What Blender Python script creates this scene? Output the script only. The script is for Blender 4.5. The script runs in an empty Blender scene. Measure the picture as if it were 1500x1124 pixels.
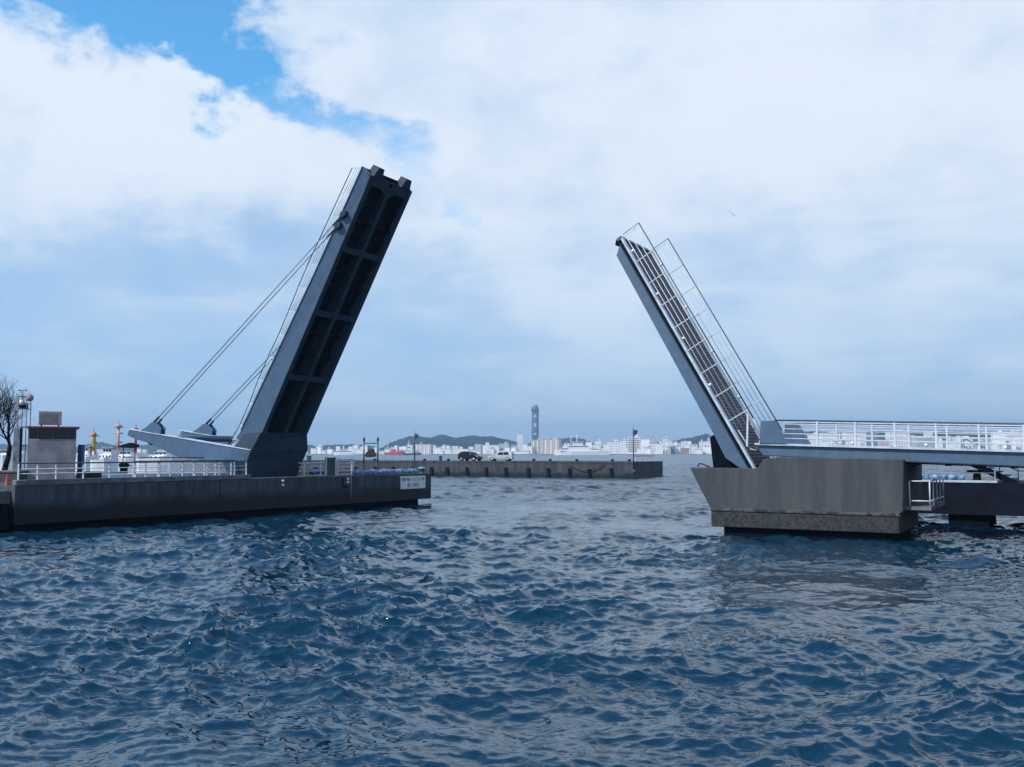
import bpy, bmesh, math, random
import numpy as np
from mathutils import Vector, Matrix
random.seed(7)
R = math.radians
SC = bpy.context.scene
COL = SC.collection

# ------------------------------------------------------------------ camera
F = 1400.0; H = 3.5; TH = math.atan(102 / F)
cT, sT = math.cos(TH), math.sin(TH)
cam_d = bpy.data.cameras.new('camera'); cam = bpy.data.objects.new('camera', cam_d); COL.objects.link(cam)
cam.location = (0, 0, H); cam.rotation_euler = (math.pi / 2 + TH, 0, 0)
cam_d.sensor_width = 36; cam_d.lens = F / 1500 * 36; cam_d.clip_start = 0.1; cam_d.clip_end = 20000
SC.camera = cam
SC.view_settings.view_transform = 'Standard'; SC.view_settings.look = 'None'
SC.view_settings.gamma = 1; SC.view_settings.exposure = 0.0

# ------------------------------------------------------------------ sun and sky
SUN_AZ, SUN_EL = R(-128), R(44)          # azimuth from +Y towards +X
sd = bpy.data.lights.new('sun', 'SUN'); sd.energy = 4.5; sd.angle = R(1.0); sd.color = (1.0, 0.975, 0.94)
sun = bpy.data.objects.new('sun', sd); COL.objects.link(sun)
sv = Vector((math.sin(SUN_AZ) * math.cos(SUN_EL), math.cos(SUN_AZ) * math.cos(SUN_EL), math.sin(SUN_EL)))
sun.rotation_euler = sv.to_track_quat('Z', 'Y').to_euler(); sun.location = (0, 0, 50)

world = bpy.data.worlds.new('World'); SC.world = world; world.use_nodes = True
nt = world.node_tree; N = nt.nodes; L = nt.links; N.clear()
def MN(t, op, a, b=None, c=None, clamp=False):
    n = t.nodes.new('ShaderNodeMath'); n.operation = op; n.use_clamp = clamp
    for i, x in enumerate((a, b, c)):
        if x is None: continue
        if isinstance(x, (int, float)): n.inputs[i].default_value = x
        else: t.links.new(x, n.inputs[i])
    return n.outputs[0]
def NOISE(t, vec, scale, detail=4, rough=0.55, dist=0.0, out='Fac'):
    n = t.nodes.new('ShaderNodeTexNoise'); n.inputs['Scale'].default_value = scale
    n.inputs['Detail'].default_value = detail; n.inputs['Roughness'].default_value = rough
    n.inputs['Distortion'].default_value = dist
    if vec is not None: t.links.new(vec, n.inputs['Vector'])
    return n.outputs[out]
def MIXC(t, f, a, b):
    n = t.nodes.new('ShaderNodeMix'); n.data_type = 'RGBA'
    for k, x in ((0, f), (6, a), (7, b)):
        if isinstance(x, (int, float)): n.inputs[k].default_value = x
        elif isinstance(x, tuple): n.inputs[k].default_value = (*x, 1)
        else: t.links.new(x, n.inputs[k])
    return n.outputs[2]
def RAMP(t, f, a, b, smooth=True):
    n = t.nodes.new('ShaderNodeMapRange'); n.interpolation_type = 'SMOOTHSTEP' if smooth else 'LINEAR'
    n.inputs[1].default_value = a; n.inputs[2].default_value = b
    t.links.new(f, n.inputs[0]); return n.outputs[0]
def COMB(t, x, y, z):
    n = t.nodes.new('ShaderNodeCombineXYZ')
    for i, v in enumerate((x, y, z)):
        if isinstance(v, (int, float)): n.inputs[i].default_value = v
        else: t.links.new(v, n.inputs[i])
    return n.outputs[0]

tc = N.new('ShaderNodeTexCoord'); sep = N.new('ShaderNodeSeparateXYZ'); L.new(tc.outputs['Generated'], sep.inputs[0])
dx, dy, dz = sep.outputs
az = MN(nt, 'ARCTAN2', dx, dy); el = MN(nt, 'ARCSINE', dz)
# cloud space: compass bearing and height in the sky, warped by noise
flat = COMB(nt, az, MN(nt, 'MULTIPLY', el, 1.5), 0.0)
n_big = NOISE(nt, flat, 4.2, 6, 0.52, 0.4)
n_mid = NOISE(nt, flat, 11.0, 7, 0.55, 0.2)
mp = N.new('ShaderNodeVectorMath'); mp.operation = 'ADD'; L.new(flat, mp.inputs[0]); mp.inputs[1].default_value = (3.1, 7.7, 2.2)
n_w1 = NOISE(nt, mp.outputs[0], 7.0, 5, 0.6); 
mp2 = N.new('ShaderNodeVectorMath'); mp2.operation = 'ADD'; L.new(flat, mp2.inputs[0]); mp2.inputs[1].default_value = (-5.1, 2.7, 9.2)
n_w2 = NOISE(nt, mp2.outputs[0], 7.0, 5, 0.6)
waz = MN(nt, 'ADD', az, MN(nt, 'MULTIPLY', MN(nt, 'SUBTRACT', n_w1, 0.5), 0.28))
wel = MN(nt, 'ADD', el, MN(nt, 'MULTIPLY', MN(nt, 'SUBTRACT', n_w2, 0.5), 0.24))
def bearing(px, py):
    u = (px - 750) / F; v = (562 - py) / F
    x, y, z = u, cT - v * sT, sT + v * cT
    return math.atan2(x, y), math.asin(z / math.sqrt(x * x + y * y + z * z))
def blob(px, py, wx, wy, rot=0.0, wx0=None):
    a0, e0 = bearing(px, py); sx, sy = wx / F, wy / F
    A = MN(nt, 'SUBTRACT', waz, a0); E = MN(nt, 'SUBTRACT', wel, e0)
    c, s = math.cos(rot), math.sin(rot)
    p = MN(nt, 'ADD', MN(nt, 'MULTIPLY', A, c / sx), MN(nt, 'MULTIPLY', E, s / sx))
    q = MN(nt, 'ADD', MN(nt, 'MULTIPLY', A, -s / sy), MN(nt, 'MULTIPLY', E, c / sy))
    d = MN(nt, 'ADD', MN(nt, 'MULTIPLY', p, p), MN(nt, 'MULTIPLY', q, q))
    return MN(nt, 'EXPONENT', MN(nt, 'MULTIPLY', d, -1.0))
def total(blobs):
    o = None
    for amp, b in blobs:
        m = MN(nt, 'MULTIPLY', blob(*b), amp); o = m if o is None else MN(nt, 'ADD', o, m)
    return o
gap = total([(1.5, (150, 0, 260, 70, R(-10))), (1.1, (292, 62, 85, 48, R(-25))), (0.62, (520, 185, 150, 30, R(-20))),
             (0.22, (800, 40, 120, 28, R(-30))), (0.45, (640, 290, 200, 26, R(-25))), (1.0, (-250, -250, 260, 120))])
gapn = MN(nt, 'ADD', gap, MN(nt, 'MULTIPLY', MN(nt, 'SUBTRACT', n_mid, 0.5), 0.9))
cover = MN(nt, 'SUBTRACT', 1.0, RAMP(nt, gapn, 0.22, 0.95))
dark = total([(0.75, (180, 400, 330, 70, R(5))), (0.55, (300, 520, 420, 60, R(-8))), (0.38, (680, 500, 260, 90, R(-20))), (0.35, (60, 600, 300, 60)),
              (0.35, (1350, 520, 300, 60, R(10))), (0.3, (860, 300, 120, 60)), (0.2, (1250, 300, 260, 60, R(15)))])
brite = total([(0.75, (120, 170, 220, 75, R(-12))), (0.6, (390, 120, 110, 60)), (0.35, (500, 270, 230, 60, R(-10))), (0.55, (1120, 180, 420, 190)),
               (0.35, (820, 420, 140, 50, R(-15))), (0.3, (1180, 545, 90, 30)), (0.55, (850, 620, 800, 55))])
lum = MN(nt, 'ADD', MN(nt, 'SUBTRACT', brite, dark), MN(nt, 'MULTIPLY', MN(nt, 'SUBTRACT', n_big, 0.5), 1.2))
lum = MN(nt, 'ADD', lum, MN(nt, 'MULTIPLY', MN(nt, 'SUBTRACT', n_mid, 0.5), 1.1))
stv = COMB(nt, MN(nt, 'MULTIPLY', az, 1.0), MN(nt, 'MULTIPLY', el, 4.0), 1.7)
n_str = NOISE(nt, stv, 5.5, 6, 0.55, 0.5)
lum = MN(nt, 'ADD', lum, MN(nt, 'MULTIPLY', MN(nt, 'MULTIPLY', MN(nt, 'SUBTRACT', n_str, 0.46), MN(nt, 'SUBTRACT', 1.0, RAMP(nt, el, 0.05, 0.38))), 2.6))
lumf = RAMP(nt, lum, -0.95, 0.60)
n_low = RAMP(nt, el, 0.02, 0.30)
shade_lo = MIXC(nt, n_low, (0.44, 0.67, 0.95), (0.37, 0.57, 0.86))
light_c = MIXC(nt, n_low, (0.66, 0.82, 0.99), (0.83, 0.915, 1.02))
ccol = MIXC(nt, lumf, shade_lo, light_c)
# higher up, above the picture, unseen sky is made bluer to tint water reflections
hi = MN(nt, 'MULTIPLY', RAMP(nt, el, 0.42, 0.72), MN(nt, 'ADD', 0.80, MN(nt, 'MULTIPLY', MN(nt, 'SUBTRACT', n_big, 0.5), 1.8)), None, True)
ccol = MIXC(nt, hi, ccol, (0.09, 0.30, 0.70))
sky = N.new('ShaderNodeTexSky'); sky.sky_type = 'NISHITA'; sky.sun_disc = False
sky.sun_elevation = SUN_EL; sky.sun_rotation = SUN_AZ; sky.air_density = 1.3; sky.dust_density = 0.6; sky.ozone_density = 2.5
bg1 = N.new('ShaderNodeBackground'); bg1.inputs[1].default_value = 0.15; tint = N.new('ShaderNodeMix'); tint.data_type = 'RGBA'; tint.blend_type = 'MULTIPLY'; tint.inputs[0].default_value = 1; L.new(sky.outputs[0], tint.inputs[6]); tint.inputs[7].default_value = (0.50, 1.12, 1.42, 1); L.new(tint.outputs[2], bg1.inputs[0])
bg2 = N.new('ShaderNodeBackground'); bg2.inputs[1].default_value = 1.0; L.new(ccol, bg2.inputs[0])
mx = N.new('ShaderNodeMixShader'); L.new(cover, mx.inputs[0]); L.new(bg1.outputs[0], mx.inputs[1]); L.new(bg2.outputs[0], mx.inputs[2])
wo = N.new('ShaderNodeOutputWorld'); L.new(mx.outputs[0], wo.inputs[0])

# ------------------------------------------------------------------ placing helpers
CAM = Vector((0, 0, H))
def ray(px, py):
    u = (px - 750) / F; v = (562 - py) / F
    return Vector((u, cT - v * sT, sT + v * cT))
def at(px, py, Y):
    r = ray(px, py); return CAM + r * (Y / r.y)
def atz(px, z, Y):                       # the point in column px, at depth Y and height z
    k = (z - H) / Y; v = (k * cT - sT) / (cT + k * sT)
    r = ray(px, 562 - v * F); return CAM + r * (Y / r.y)
_w = Vector((0.58, 1, 0)).normalized(); _a = Vector((_w.y, -_w.x, 0)); ORG = at(368, 660, 56); ORG.z = 0
def bp(px, py, q=0.0):                   # bridge frame (s along the bridge, z) of a point in the vertical plane q
    P0 = ORG + _w * q; r = ray(px, py); p = CAM + r * ((P0 - CAM).dot(_w) / r.dot(_w))
    return ((p - ORG).dot(_a), p.z)
def W(s, q, z): return ORG + _a * s + _w * q + Vector((0, 0, z))

# ------------------------------------------------------------------ mesh builder
class MB:
    def __init__(s): s.v = []; s.f = []; s.sm = []
    def add(s, vs, fs, smooth=False):
        o = len(s.v); s.v += [Vector(p) for p in vs]
        for f in fs: s.f.append([i + o for i in f]); s.sm.append(smooth)
        return s
    def hexa(s, p):                      # eight corners, bottom ring then top ring
        return s.add(p, [(3, 2, 1, 0), (4, 5, 6, 7), (0, 1, 5, 4), (1, 2, 6, 5), (2, 3, 7, 6), (3, 0, 4, 7)])
    def box(s, x0, x1, y0, y1, z0, z1):
        return s.hexa([(x0, y0, z0), (x1, y0, z0), (x1, y1, z0), (x0, y1, z0), (x0, y0, z1), (x1, y0, z1), (x1, y1, z1), (x0, y1, z1)])
    def prism(s, pts, d):                # polygon points extruded by vector d
        n = len(pts); d = Vector(d); a = [Vector(p) for p in pts]
        return s.add(a + [p + d for p in a], [tuple(range(n))[::-1], tuple(range(n, 2 * n))] + [(i, (i + 1) % n, n + (i + 1) % n, n + i) for i in range(n)])
    def loft(s, rings, cap=True, smooth=False):
        n = len(rings[0]); vs = [p for r in rings for p in r]; fs = []
        for k in range(len(rings) - 1):
            for i in range(n):
                j = (i + 1) % n; fs.append((k * n + i, k * n + j, (k + 1) * n + j, (k + 1) * n + i))
        if cap: fs += [tuple(range(n))[::-1], tuple(range((len(rings) - 1) * n, len(rings) * n))]
        return s.add(vs, fs, smooth)
    def tube(s, p, q, r0, r1=None, n=8, smooth=True):
        p, q = Vector(p), Vector(q); r1 = r0 if r1 is None else r1
        d = (q - p).normalized(); u = d.orthogonal().normalized(); v = d.cross(u)
        ring = lambda c, r: [c + (u * math.cos(t) + v * math.sin(t)) * r for t in (2 * math.pi * i / n for i in range(n))]
        return s.loft([ring(p, r0), ring(q, r1)], True, smooth)
    def path(s, pts, r, n=6):
        for a, b in zip(pts[:-1], pts[1:]): s.tube(a, b, r, r, n)
        return s
    def bar(s, p, q, wd, ht, up=Vector((0, 0, 1))):   # rectangular bar
        p, q = Vector(p), Vector(q); d = (q - p).normalized(); sd_ = d.cross(up).normalized() * wd / 2; u = sd_.cross(d).normalized() * ht / 2
        return s.loft([[p - sd_ - u, p + sd_ - u, p + sd_ + u, p - sd_ + u], [q - sd_ - u, q + sd_ - u, q + sd_ + u, q - sd_ + u]])
    def lathe(s, c, prof, n=16):
        c = Vector(c)
        return s.loft([[c + Vector((r * math.cos(2 * math.pi * i / n), r * math.sin(2 * math.pi * i / n), z)) for i in range(n)] for r, z in prof], True, True)
    def build(s, name, mat, parent=None, bevel=0.0, local=False):
        me = bpy.data.meshes.new(name)
        org = Vector((0, 0, 0))
        if parent is not None:
            p = parent
            while p is not None: org += p.location; p = p.parent
        elif not local:
            xs = [v.x for v in s.v]; ys = [v.y for v in s.v]; zs = [v.z for v in s.v]
            org = Vector(((min(xs) + max(xs)) / 2, (min(ys) + max(ys)) / 2, min(zs)))
        me.from_pydata([tuple(v - org) for v in s.v], [], s.f); me.update()
        for p, m in zip(me.polygons, s.sm): p.use_smooth = m
        bm = bmesh.new(); bm.from_mesh(me); bmesh.ops.recalc_face_normals(bm, faces=bm.faces); bm.to_mesh(me); bm.free()
        me.materials.append(mat)
        o = bpy.data.objects.new(name, me); COL.objects.link(o)
        if parent is not None: o.parent = parent
        else: o.location = org
        if bevel:
            b = o.modifiers.new('bevel', 'BEVEL'); b.width = bevel; b.segments = 1; b.limit_method = 'ANGLE'
        return o
def tag(o, label=None, cat=None, group=None, kind=None):
    for k, v in (('label', label), ('category', cat), ('group', group), ('kind', kind)):
        if v: o[k] = v
    return o
def thing(name, loc, label, cat, group=None, rz=0):
    o = bpy.data.objects.new(name, None); COL.objects.link(o); o.location = loc; o.rotation_euler = (0, 0, rz)
    return tag(o, label, cat, group)
def copy_tree(o, parent=None):
    c = o.copy(); COL.objects.link(c); c.parent = parent
    for ch in [x for x in bpy.data.objects if x.parent == o]: copy_tree(ch, c)
    return c

# ------------------------------------------------------------------ materials
def mat(name, col, rough=0.6, metal=0.0, var=0.15, scale=3.0, col2=None, bump=0.0, bscale=30.0, spec=0.5):
    m = bpy.data.materials.new(name); m.use_nodes = True; t = m.node_tree; b = t.nodes['Principled BSDF']
    geo = t.nodes.new('ShaderNodeNewGeometry'); pos = geo.outputs['Position']
    n = NOISE(t, pos, scale, 5, 0.6)
    c2 = col2 or tuple(c * (1 - 2 * var) for c in col); c1 = col if col2 else tuple(min(1, c * (1 + var)) for c in col)
    t.links.new(MIXC(t, RAMP(t, n, 0.35, 0.65), c1, c2), b.inputs['Base Color'])
    b.inputs['Roughness'].default_value = rough; b.inputs['Metallic'].default_value = metal
    b.inputs['Specular IOR Level'].default_value = spec
    if bump:
        bn = t.nodes.new('ShaderNodeBump'); bn.inputs['Strength'].default_value = bump; bn.inputs['Distance'].default_value = 0.02
        t.links.new(NOISE(t, pos, bscale, 4, 0.6), bn.inputs['Height']); t.links.new(bn.outputs[0], b.inputs['Normal'])
    return m
def streaky(name, top, mid, low, zt, zb, wet=0.35, grain=1.0, joints=None):
    """cast concrete: stained in vertical runs, wet weed below the tide line"""
    m = bpy.data.materials.new(name); m.use_nodes = True; t = m.node_tree; b = t.nodes['Principled BSDF']
    geo = t.nodes.new('ShaderNodeNewGeometry'); pos = geo.outputs['Position']
    sp = t.nodes.new('ShaderNodeSeparateXYZ'); t.links.new(pos, sp.inputs[0])
    run = COMB(t, MN(t, 'MULTIPLY', sp.outputs[0], 2.2), MN(t, 'MULTIPLY', sp.outputs[1], 2.2), MN(t, 'MULTIPLY', sp.outputs[2], 0.25))
    ns = NOISE(t, run, 0.9, 5, 0.6); nb = NOISE(t, pos, 0.7, 6, 0.6); nf = NOISE(t, pos, 9 * grain, 6, 0.7)
    c = MIXC(t, RAMP(t, ns, 0.36, 0.62), top, mid)
    c = MIXC(t, MN(t, 'MULTIPLY', RAMP(t, nf, 0.45, 0.7), 0.22), c, tuple(x * 0.45 for x in mid))
    zz = MN(t, 'ADD', sp.outputs[2], MN(t, 'ADD', MN(t, 'MULTIPLY', MN(t, 'SUBTRACT', ns, 0.5), 0.9), MN(t, 'MULTIPLY', MN(t, 'SUBTRACT', nb, 0.5), 0.9)))
    lowf = MN(t, 'SUBTRACT', 1.0, RAMP(t, zz, zb, zt))
    c = MIXC(t, lowf, c, MIXC(t, RAMP(t, nf, 0.4, 0.6), low, tuple(x * 0.4 for x in low)))
    if joints:
        k_, (jx, jy) = joints
        al = MN(t, 'ADD', MN(t, 'MULTIPLY', sp.outputs[0], jx), MN(t, 'MULTIPLY', sp.outputs[1], jy))
        c = MIXC(t, MN(t, 'MULTIPLY', MN(t, 'LESS_THAN', MN(t, 'FRACT', MN(t, 'DIVIDE', MN(t, 'ADD', al, MN(t, 'MULTIPLY', nb, .15)), k_)), 0.014), .75), c, (0.006, 0.008, 0.012))
    t.links.new(c, b.inputs['Base Color'])
    t.links.new(MN(t, 'SUBTRACT', 0.9, MN(t, 'MULTIPLY', lowf, wet)), b.inputs['Roughness'])
    b.inputs['Specular IOR Level'].default_value = 0.3
    bn = t.nodes.new('ShaderNodeBump'); bn.inputs['Strength'].default_value = 0.6; bn.inputs['Distance'].default_value = 0.03
    t.links.new(MN(t, 'ADD', nf, ns), bn.inputs['Height']); t.links.new(bn.outputs[0], b.inputs['Normal'])
    return m
def facade(name, col, win, fz=3.4, fx=4.0, amt=0.6, kz=0.45, kx=0.55):
    """far wall: rows of small windows in its own coordinates"""
    m = bpy.data.materials.new(name); m.use_nodes = True; t = m.node_tree; b = t.nodes['Principled BSDF']
    tcn = t.nodes.new('ShaderNodeTexCoord'); sp = t.nodes.new('ShaderNodeSeparateXYZ'); t.links.new(tcn.outputs['Object'], sp.inputs[0])
    a = MN(t, 'LESS_THAN', MN(t, 'FRACT', MN(t, 'ADD', MN(t, 'DIVIDE', sp.outputs[2], fz), 0.3)), kz)
    xx = MN(t, 'ADD', sp.outputs[0], sp.outputs[1])
    c = MN(t, 'LESS_THAN', MN(t, 'FRACT', MN(t, 'DIVIDE', xx, fx)), kx)
    g = t.nodes.new('ShaderNodeNewGeometry'); sn = t.nodes.new('ShaderNodeSeparateXYZ'); t.links.new(g.outputs['Normal'], sn.inputs[0])
    side = MN(t, 'LESS_THAN', MN(t, 'ABSOLUTE', sn.outputs[2]), 0.5)
    f = MN(t, 'MULTIPLY', MN(t, 'MULTIPLY', MN(t, 'MULTIPLY', a, c), side), amt)
    n = NOISE(t, g.outputs['Position'], 0.05, 3)
    cc = MIXC(t, RAMP(t, n, 0.3, 0.7), col, tuple(x * 0.86 for x in col))
    t.links.new(MIXC(t, f, cc, win), b.inputs['Base Color']); b.inputs['Roughness'].default_value = 0.7
    return m
def grimy(m, col, amt=.5):
    t = m.node_tree; b = t.nodes['Principled BSDF']; old = b.inputs['Base Color'].links[0].from_socket
    g = t.nodes.new('ShaderNodeNewGeometry'); sp = t.nodes.new('ShaderNodeSeparateXYZ'); t.links.new(g.outputs['Position'], sp.inputs[0])
    v = COMB(t, MN(t, 'MULTIPLY', sp.outputs[0], 6.0), MN(t, 'MULTIPLY', sp.outputs[1], 6.0), MN(t, 'MULTIPLY', sp.outputs[2], 0.5))
    f = MN(t, 'MULTIPLY', RAMP(t, NOISE(t, v, 1.0, 6, .7), .56, .78), amt)
    t.links.new(MIXC(t, f, old, col), b.inputs['Base Color'])
M = {}
M['steel'] = mat('painted_steel', (0.056, 0.108, 0.185), 0.45, 0.0, 0.06, 2.0, bump=0.15, bscale=14)
M['steel_dark'] = mat('dark_steel_and_shade', (0.004, 0.007, 0.016), 0.8, 0.0, 0.15, 1.5, spec=.15)  # bridge paint darkened to imitate shade underneath; shared with dark fittings
M['steel_beam'] = mat('painted_steel_shaded', (0.016, 0.038, 0.064), 0.65, 0.0, 0.08, 2.0, spec=.25)  # same bridge paint, darkened to imitate shade on the beams
grimy(M['steel'], (.05, .05, .055), .55); grimy(M['steel_beam'], (.035, .03, .03), .4)
M['white_rail'] = mat('white_rail_paint', (0.52, 0.57, 0.63), 0.4, 0, 0.06, 4)
M['dark_rail'] = mat('dark_handrail', (0.035, 0.045, 0.07), 0.5)
M['cable'] = mat('grey_cable', (0.16, 0.20, 0.27), 0.4, 0.3)
M['deck_brown'] = mat('brown_deck_planks', (0.105, 0.100, 0.110), 0.8, 0, 0.25, 6)
M['kerb'] = mat('pale_kerb', (0.42, 0.50, 0.58), 0.6, 0, 0.1, 3)
M['quay'] = streaky('quay_concrete', (0.068, 0.080, 0.094), (0.036, 0.047, 0.060), (0.003, 0.006, 0.012), 1.55, 0.85, joints=(5.8, (0.5434, 0.8395)))
M['cap'] = mat('quay_cap_concrete', (0.12, 0.125, 0.14), 0.9, 0, 0.2, 1.5, bump=0.5)
M['pier'] = streaky('pier_concrete', (0.070, 0.074, 0.082), (0.050, 0.055, 0.064), (0.095, 0.102, 0.112), 1.05, 0.80)
M['pier_base'] = mat('barnacled_base', (0.040, 0.044, 0.044), 0.95, 0, 0.3, 7, col2=(0.014, 0.018, 0.024), bump=1.0, bscale=16)
M['pale_stain'] = mat('salt_ledge', (0.050, 0.052, 0.058), 0.9, 0, 0.4, 3, bump=0.5)
M['break'] = streaky('breakwater_concrete', (0.070, 0.074, 0.082), (0.036, 0.042, 0.054), (0.012, 0.016, 0.022), 0.85, 0.35)
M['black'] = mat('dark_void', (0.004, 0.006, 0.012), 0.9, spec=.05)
M['rubber'] = mat('black_rubber', (0.008, 0.010, 0.018), 0.8, spec=.1)
M['hut'] = mat('hut_render', (0.235, 0.245, 0.27), 0.9, 0, 0.2, 1.6, col2=(0.15, 0.155, 0.175), bump=.5)
M['red_roof'] = mat('dark_red_roof', (0.17, 0.015, 0.018), 0.5)
M['glass'] = mat('dark_glass', (0.006, 0.008, 0.018), 0.12, spec=.3)
M['brown_metal'] = mat('brown_window_post', (0.06, 0.04, 0.04), 0.6)
M['ac'] = mat('beige_metal', (0.22, 0.21, 0.23), 0.6, 0, 0.05)
M['grey_metal'] = mat('grey_metal', (0.22, 0.24, 0.27), 0.5)
M['blue'] = mat('blue_panel', (0.012, 0.055, 0.14), 0.5)
M['tarp'] = mat('blue_tarp', (0.02, 0.10, 0.26), 0.5, 0, 0.3, 5, col2=(0.22, 0.34, 0.46), bump=0.8, bscale=8)
M['cone'] = mat('red_cone', (0.40, 0.02, 0.015), 0.5)
M['bark'] = mat('dark_bark', (0.012, 0.012, 0.016), 0.95, 0, 0.3, 10, spec=.1)
M['green_paint'] = mat('teal_paint', (0.03, 0.12, 0.13), 0.5)
M['rust'] = mat('rusted_post', (0.06, 0.018, 0.015), 0.9, 0, 0.4, 8)
M['board'] = mat('weathered_board', (0.045, 0.032, 0.035), 0.9, 0, 0.4, 10)
M['sign_white'] = mat('white_sign_board', (0.62, 0.66, 0.68), 0.5, 0, 0.05)
M['sign_black'] = mat('black_lettering', (0.01, 0.012, 0.02), 0.6, 0, 0)
M['sign_red'] = mat('red_lettering', (0.30, 0.01, 0.02), 0.6, 0, 0)
M['boat_white'] = mat('white_boat_paint', (0.80, 0.82, 0.84), 0.4, 0, 0.05, 1)
M['boat_grey'] = mat('grey_boat_deck', (0.30, 0.33, 0.36), 0.6)
M['mast_orange'] = mat('orange_mast', (0.40, 0.19, 0.09), 0.5)
M['mast_pink'] = mat('faded_salmon_mast', (0.46, 0.28, 0.23), 0.5)
M['mast_red'] = mat('red_mast', (0.26, 0.012, 0.018), 0.5)
M['car_black'] = mat('black_car_paint', (0.004, 0.006, 0.013), 0.15, 0, 0.05, spec=0.4)
M['car_silver'] = mat('silver_car_paint', (0.50, 0.53, 0.56), 0.25, 0.3, 0.03)
M['alloy'] = mat('wheel_alloy', (0.45, 0.46, 0.48), 0.35, 0.6)
M['lamp_glass'] = mat('headlight', (0.65, 0.68, 0.72), 0.2)
M['red_glass'] = mat('tail_light', (0.5, 0.01, 0.01), 0.2)
M['rope'] = mat('weathered_rope', (0.10, 0.09, 0.08), 0.9)
M['green_box'] = mat('green_box', (0.010, 0.048, 0.040), 0.6)
M['hill'] = mat('wooded_hill', (0.020, 0.046, 0.050), 0.95, 0, 0.4, 0.012, col2=(0.008, 0.022, 0.030), bump=1.0, bscale=0.05, spec=.1)  # some blue of the distance haze is mixed into the woodland colour
M['ground'] = mat('shore_ground', (0.30, 0.30, 0.28), 0.9, 0, 0.2, 0.02)
M['roofs'] = mat('flat_roof', (0.45, 0.46, 0.47), 0.8)
M['red_hull'] = mat('red_hull', (0.62, 0.07, 0.04), 0.5)
M['dark_hull'] = mat('dark_hull', (0.04, 0.05, 0.07), 0.5)
M['feather'] = mat('dark_feather', (0.05, 0.05, 0.06), 0.8)
M['lamp_white'] = mat('white_marker_light', (0.75, 0.77, 0.78), 0.4)
M['yellow'] = mat('yellow_plastic', (0.42, 0.29, 0.08), 0.5)
WH = (0.84, 0.84, 0.82)
M['f_white'] = facade('white_facade', WH, (0.25, 0.32, 0.40), amt=0.45)
M['f_white2'] = facade('white_band_facade', (0.78, 0.78, 0.76), (0.30, 0.36, 0.44), 3.6, 3.0, 0.5, 0.4, 0.98)
M['f_beige'] = facade('beige_facade', (0.56, 0.48, 0.40), (0.20, 0.20, 0.24), 3.2, 7.0, 0.55, 0.55, 0.45)
M['f_grey'] = facade('grey_facade', (0.42, 0.45, 0.48), (0.16, 0.2, 0.26), amt=0.6)
M['f_pink'] = facade('pink_facade', (0.62, 0.40, 0.36), (0.30, 0.22, 0.24), amt=0.5)
M['f_brown'] = facade('brown_facade', (0.30, 0.19, 0.16), (0.08, 0.08, 0.10), amt=0.5)
M['f_dark'] = facade('dark_facade', (0.12, 0.15, 0.20), (0.30, 0.36, 0.42), amt=0.4)
M['f_grid'] = facade('white_grid_facade', (0.86, 0.85, 0.84), (0.22, 0.28, 0.36), 5.0, 5.5, 0.75, 0.5, 0.55)
M['f_glass'] = facade('blue_glass_facade', (0.55, 0.62, 0.70), (0.07, 0.16, 0.30), 6.0, 6.0, 0.9, 0.8, 0.75)
M['tower_blue'] = mat('tower_blue_glass', (0.055, 0.095, 0.17), 0.35, 0, 0.1, 0.1)
M['tower_pale'] = mat('tower_pale_panel', (0.15, 0.21, 0.32), 0.5, 0, 0.1, 0.1)

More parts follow.
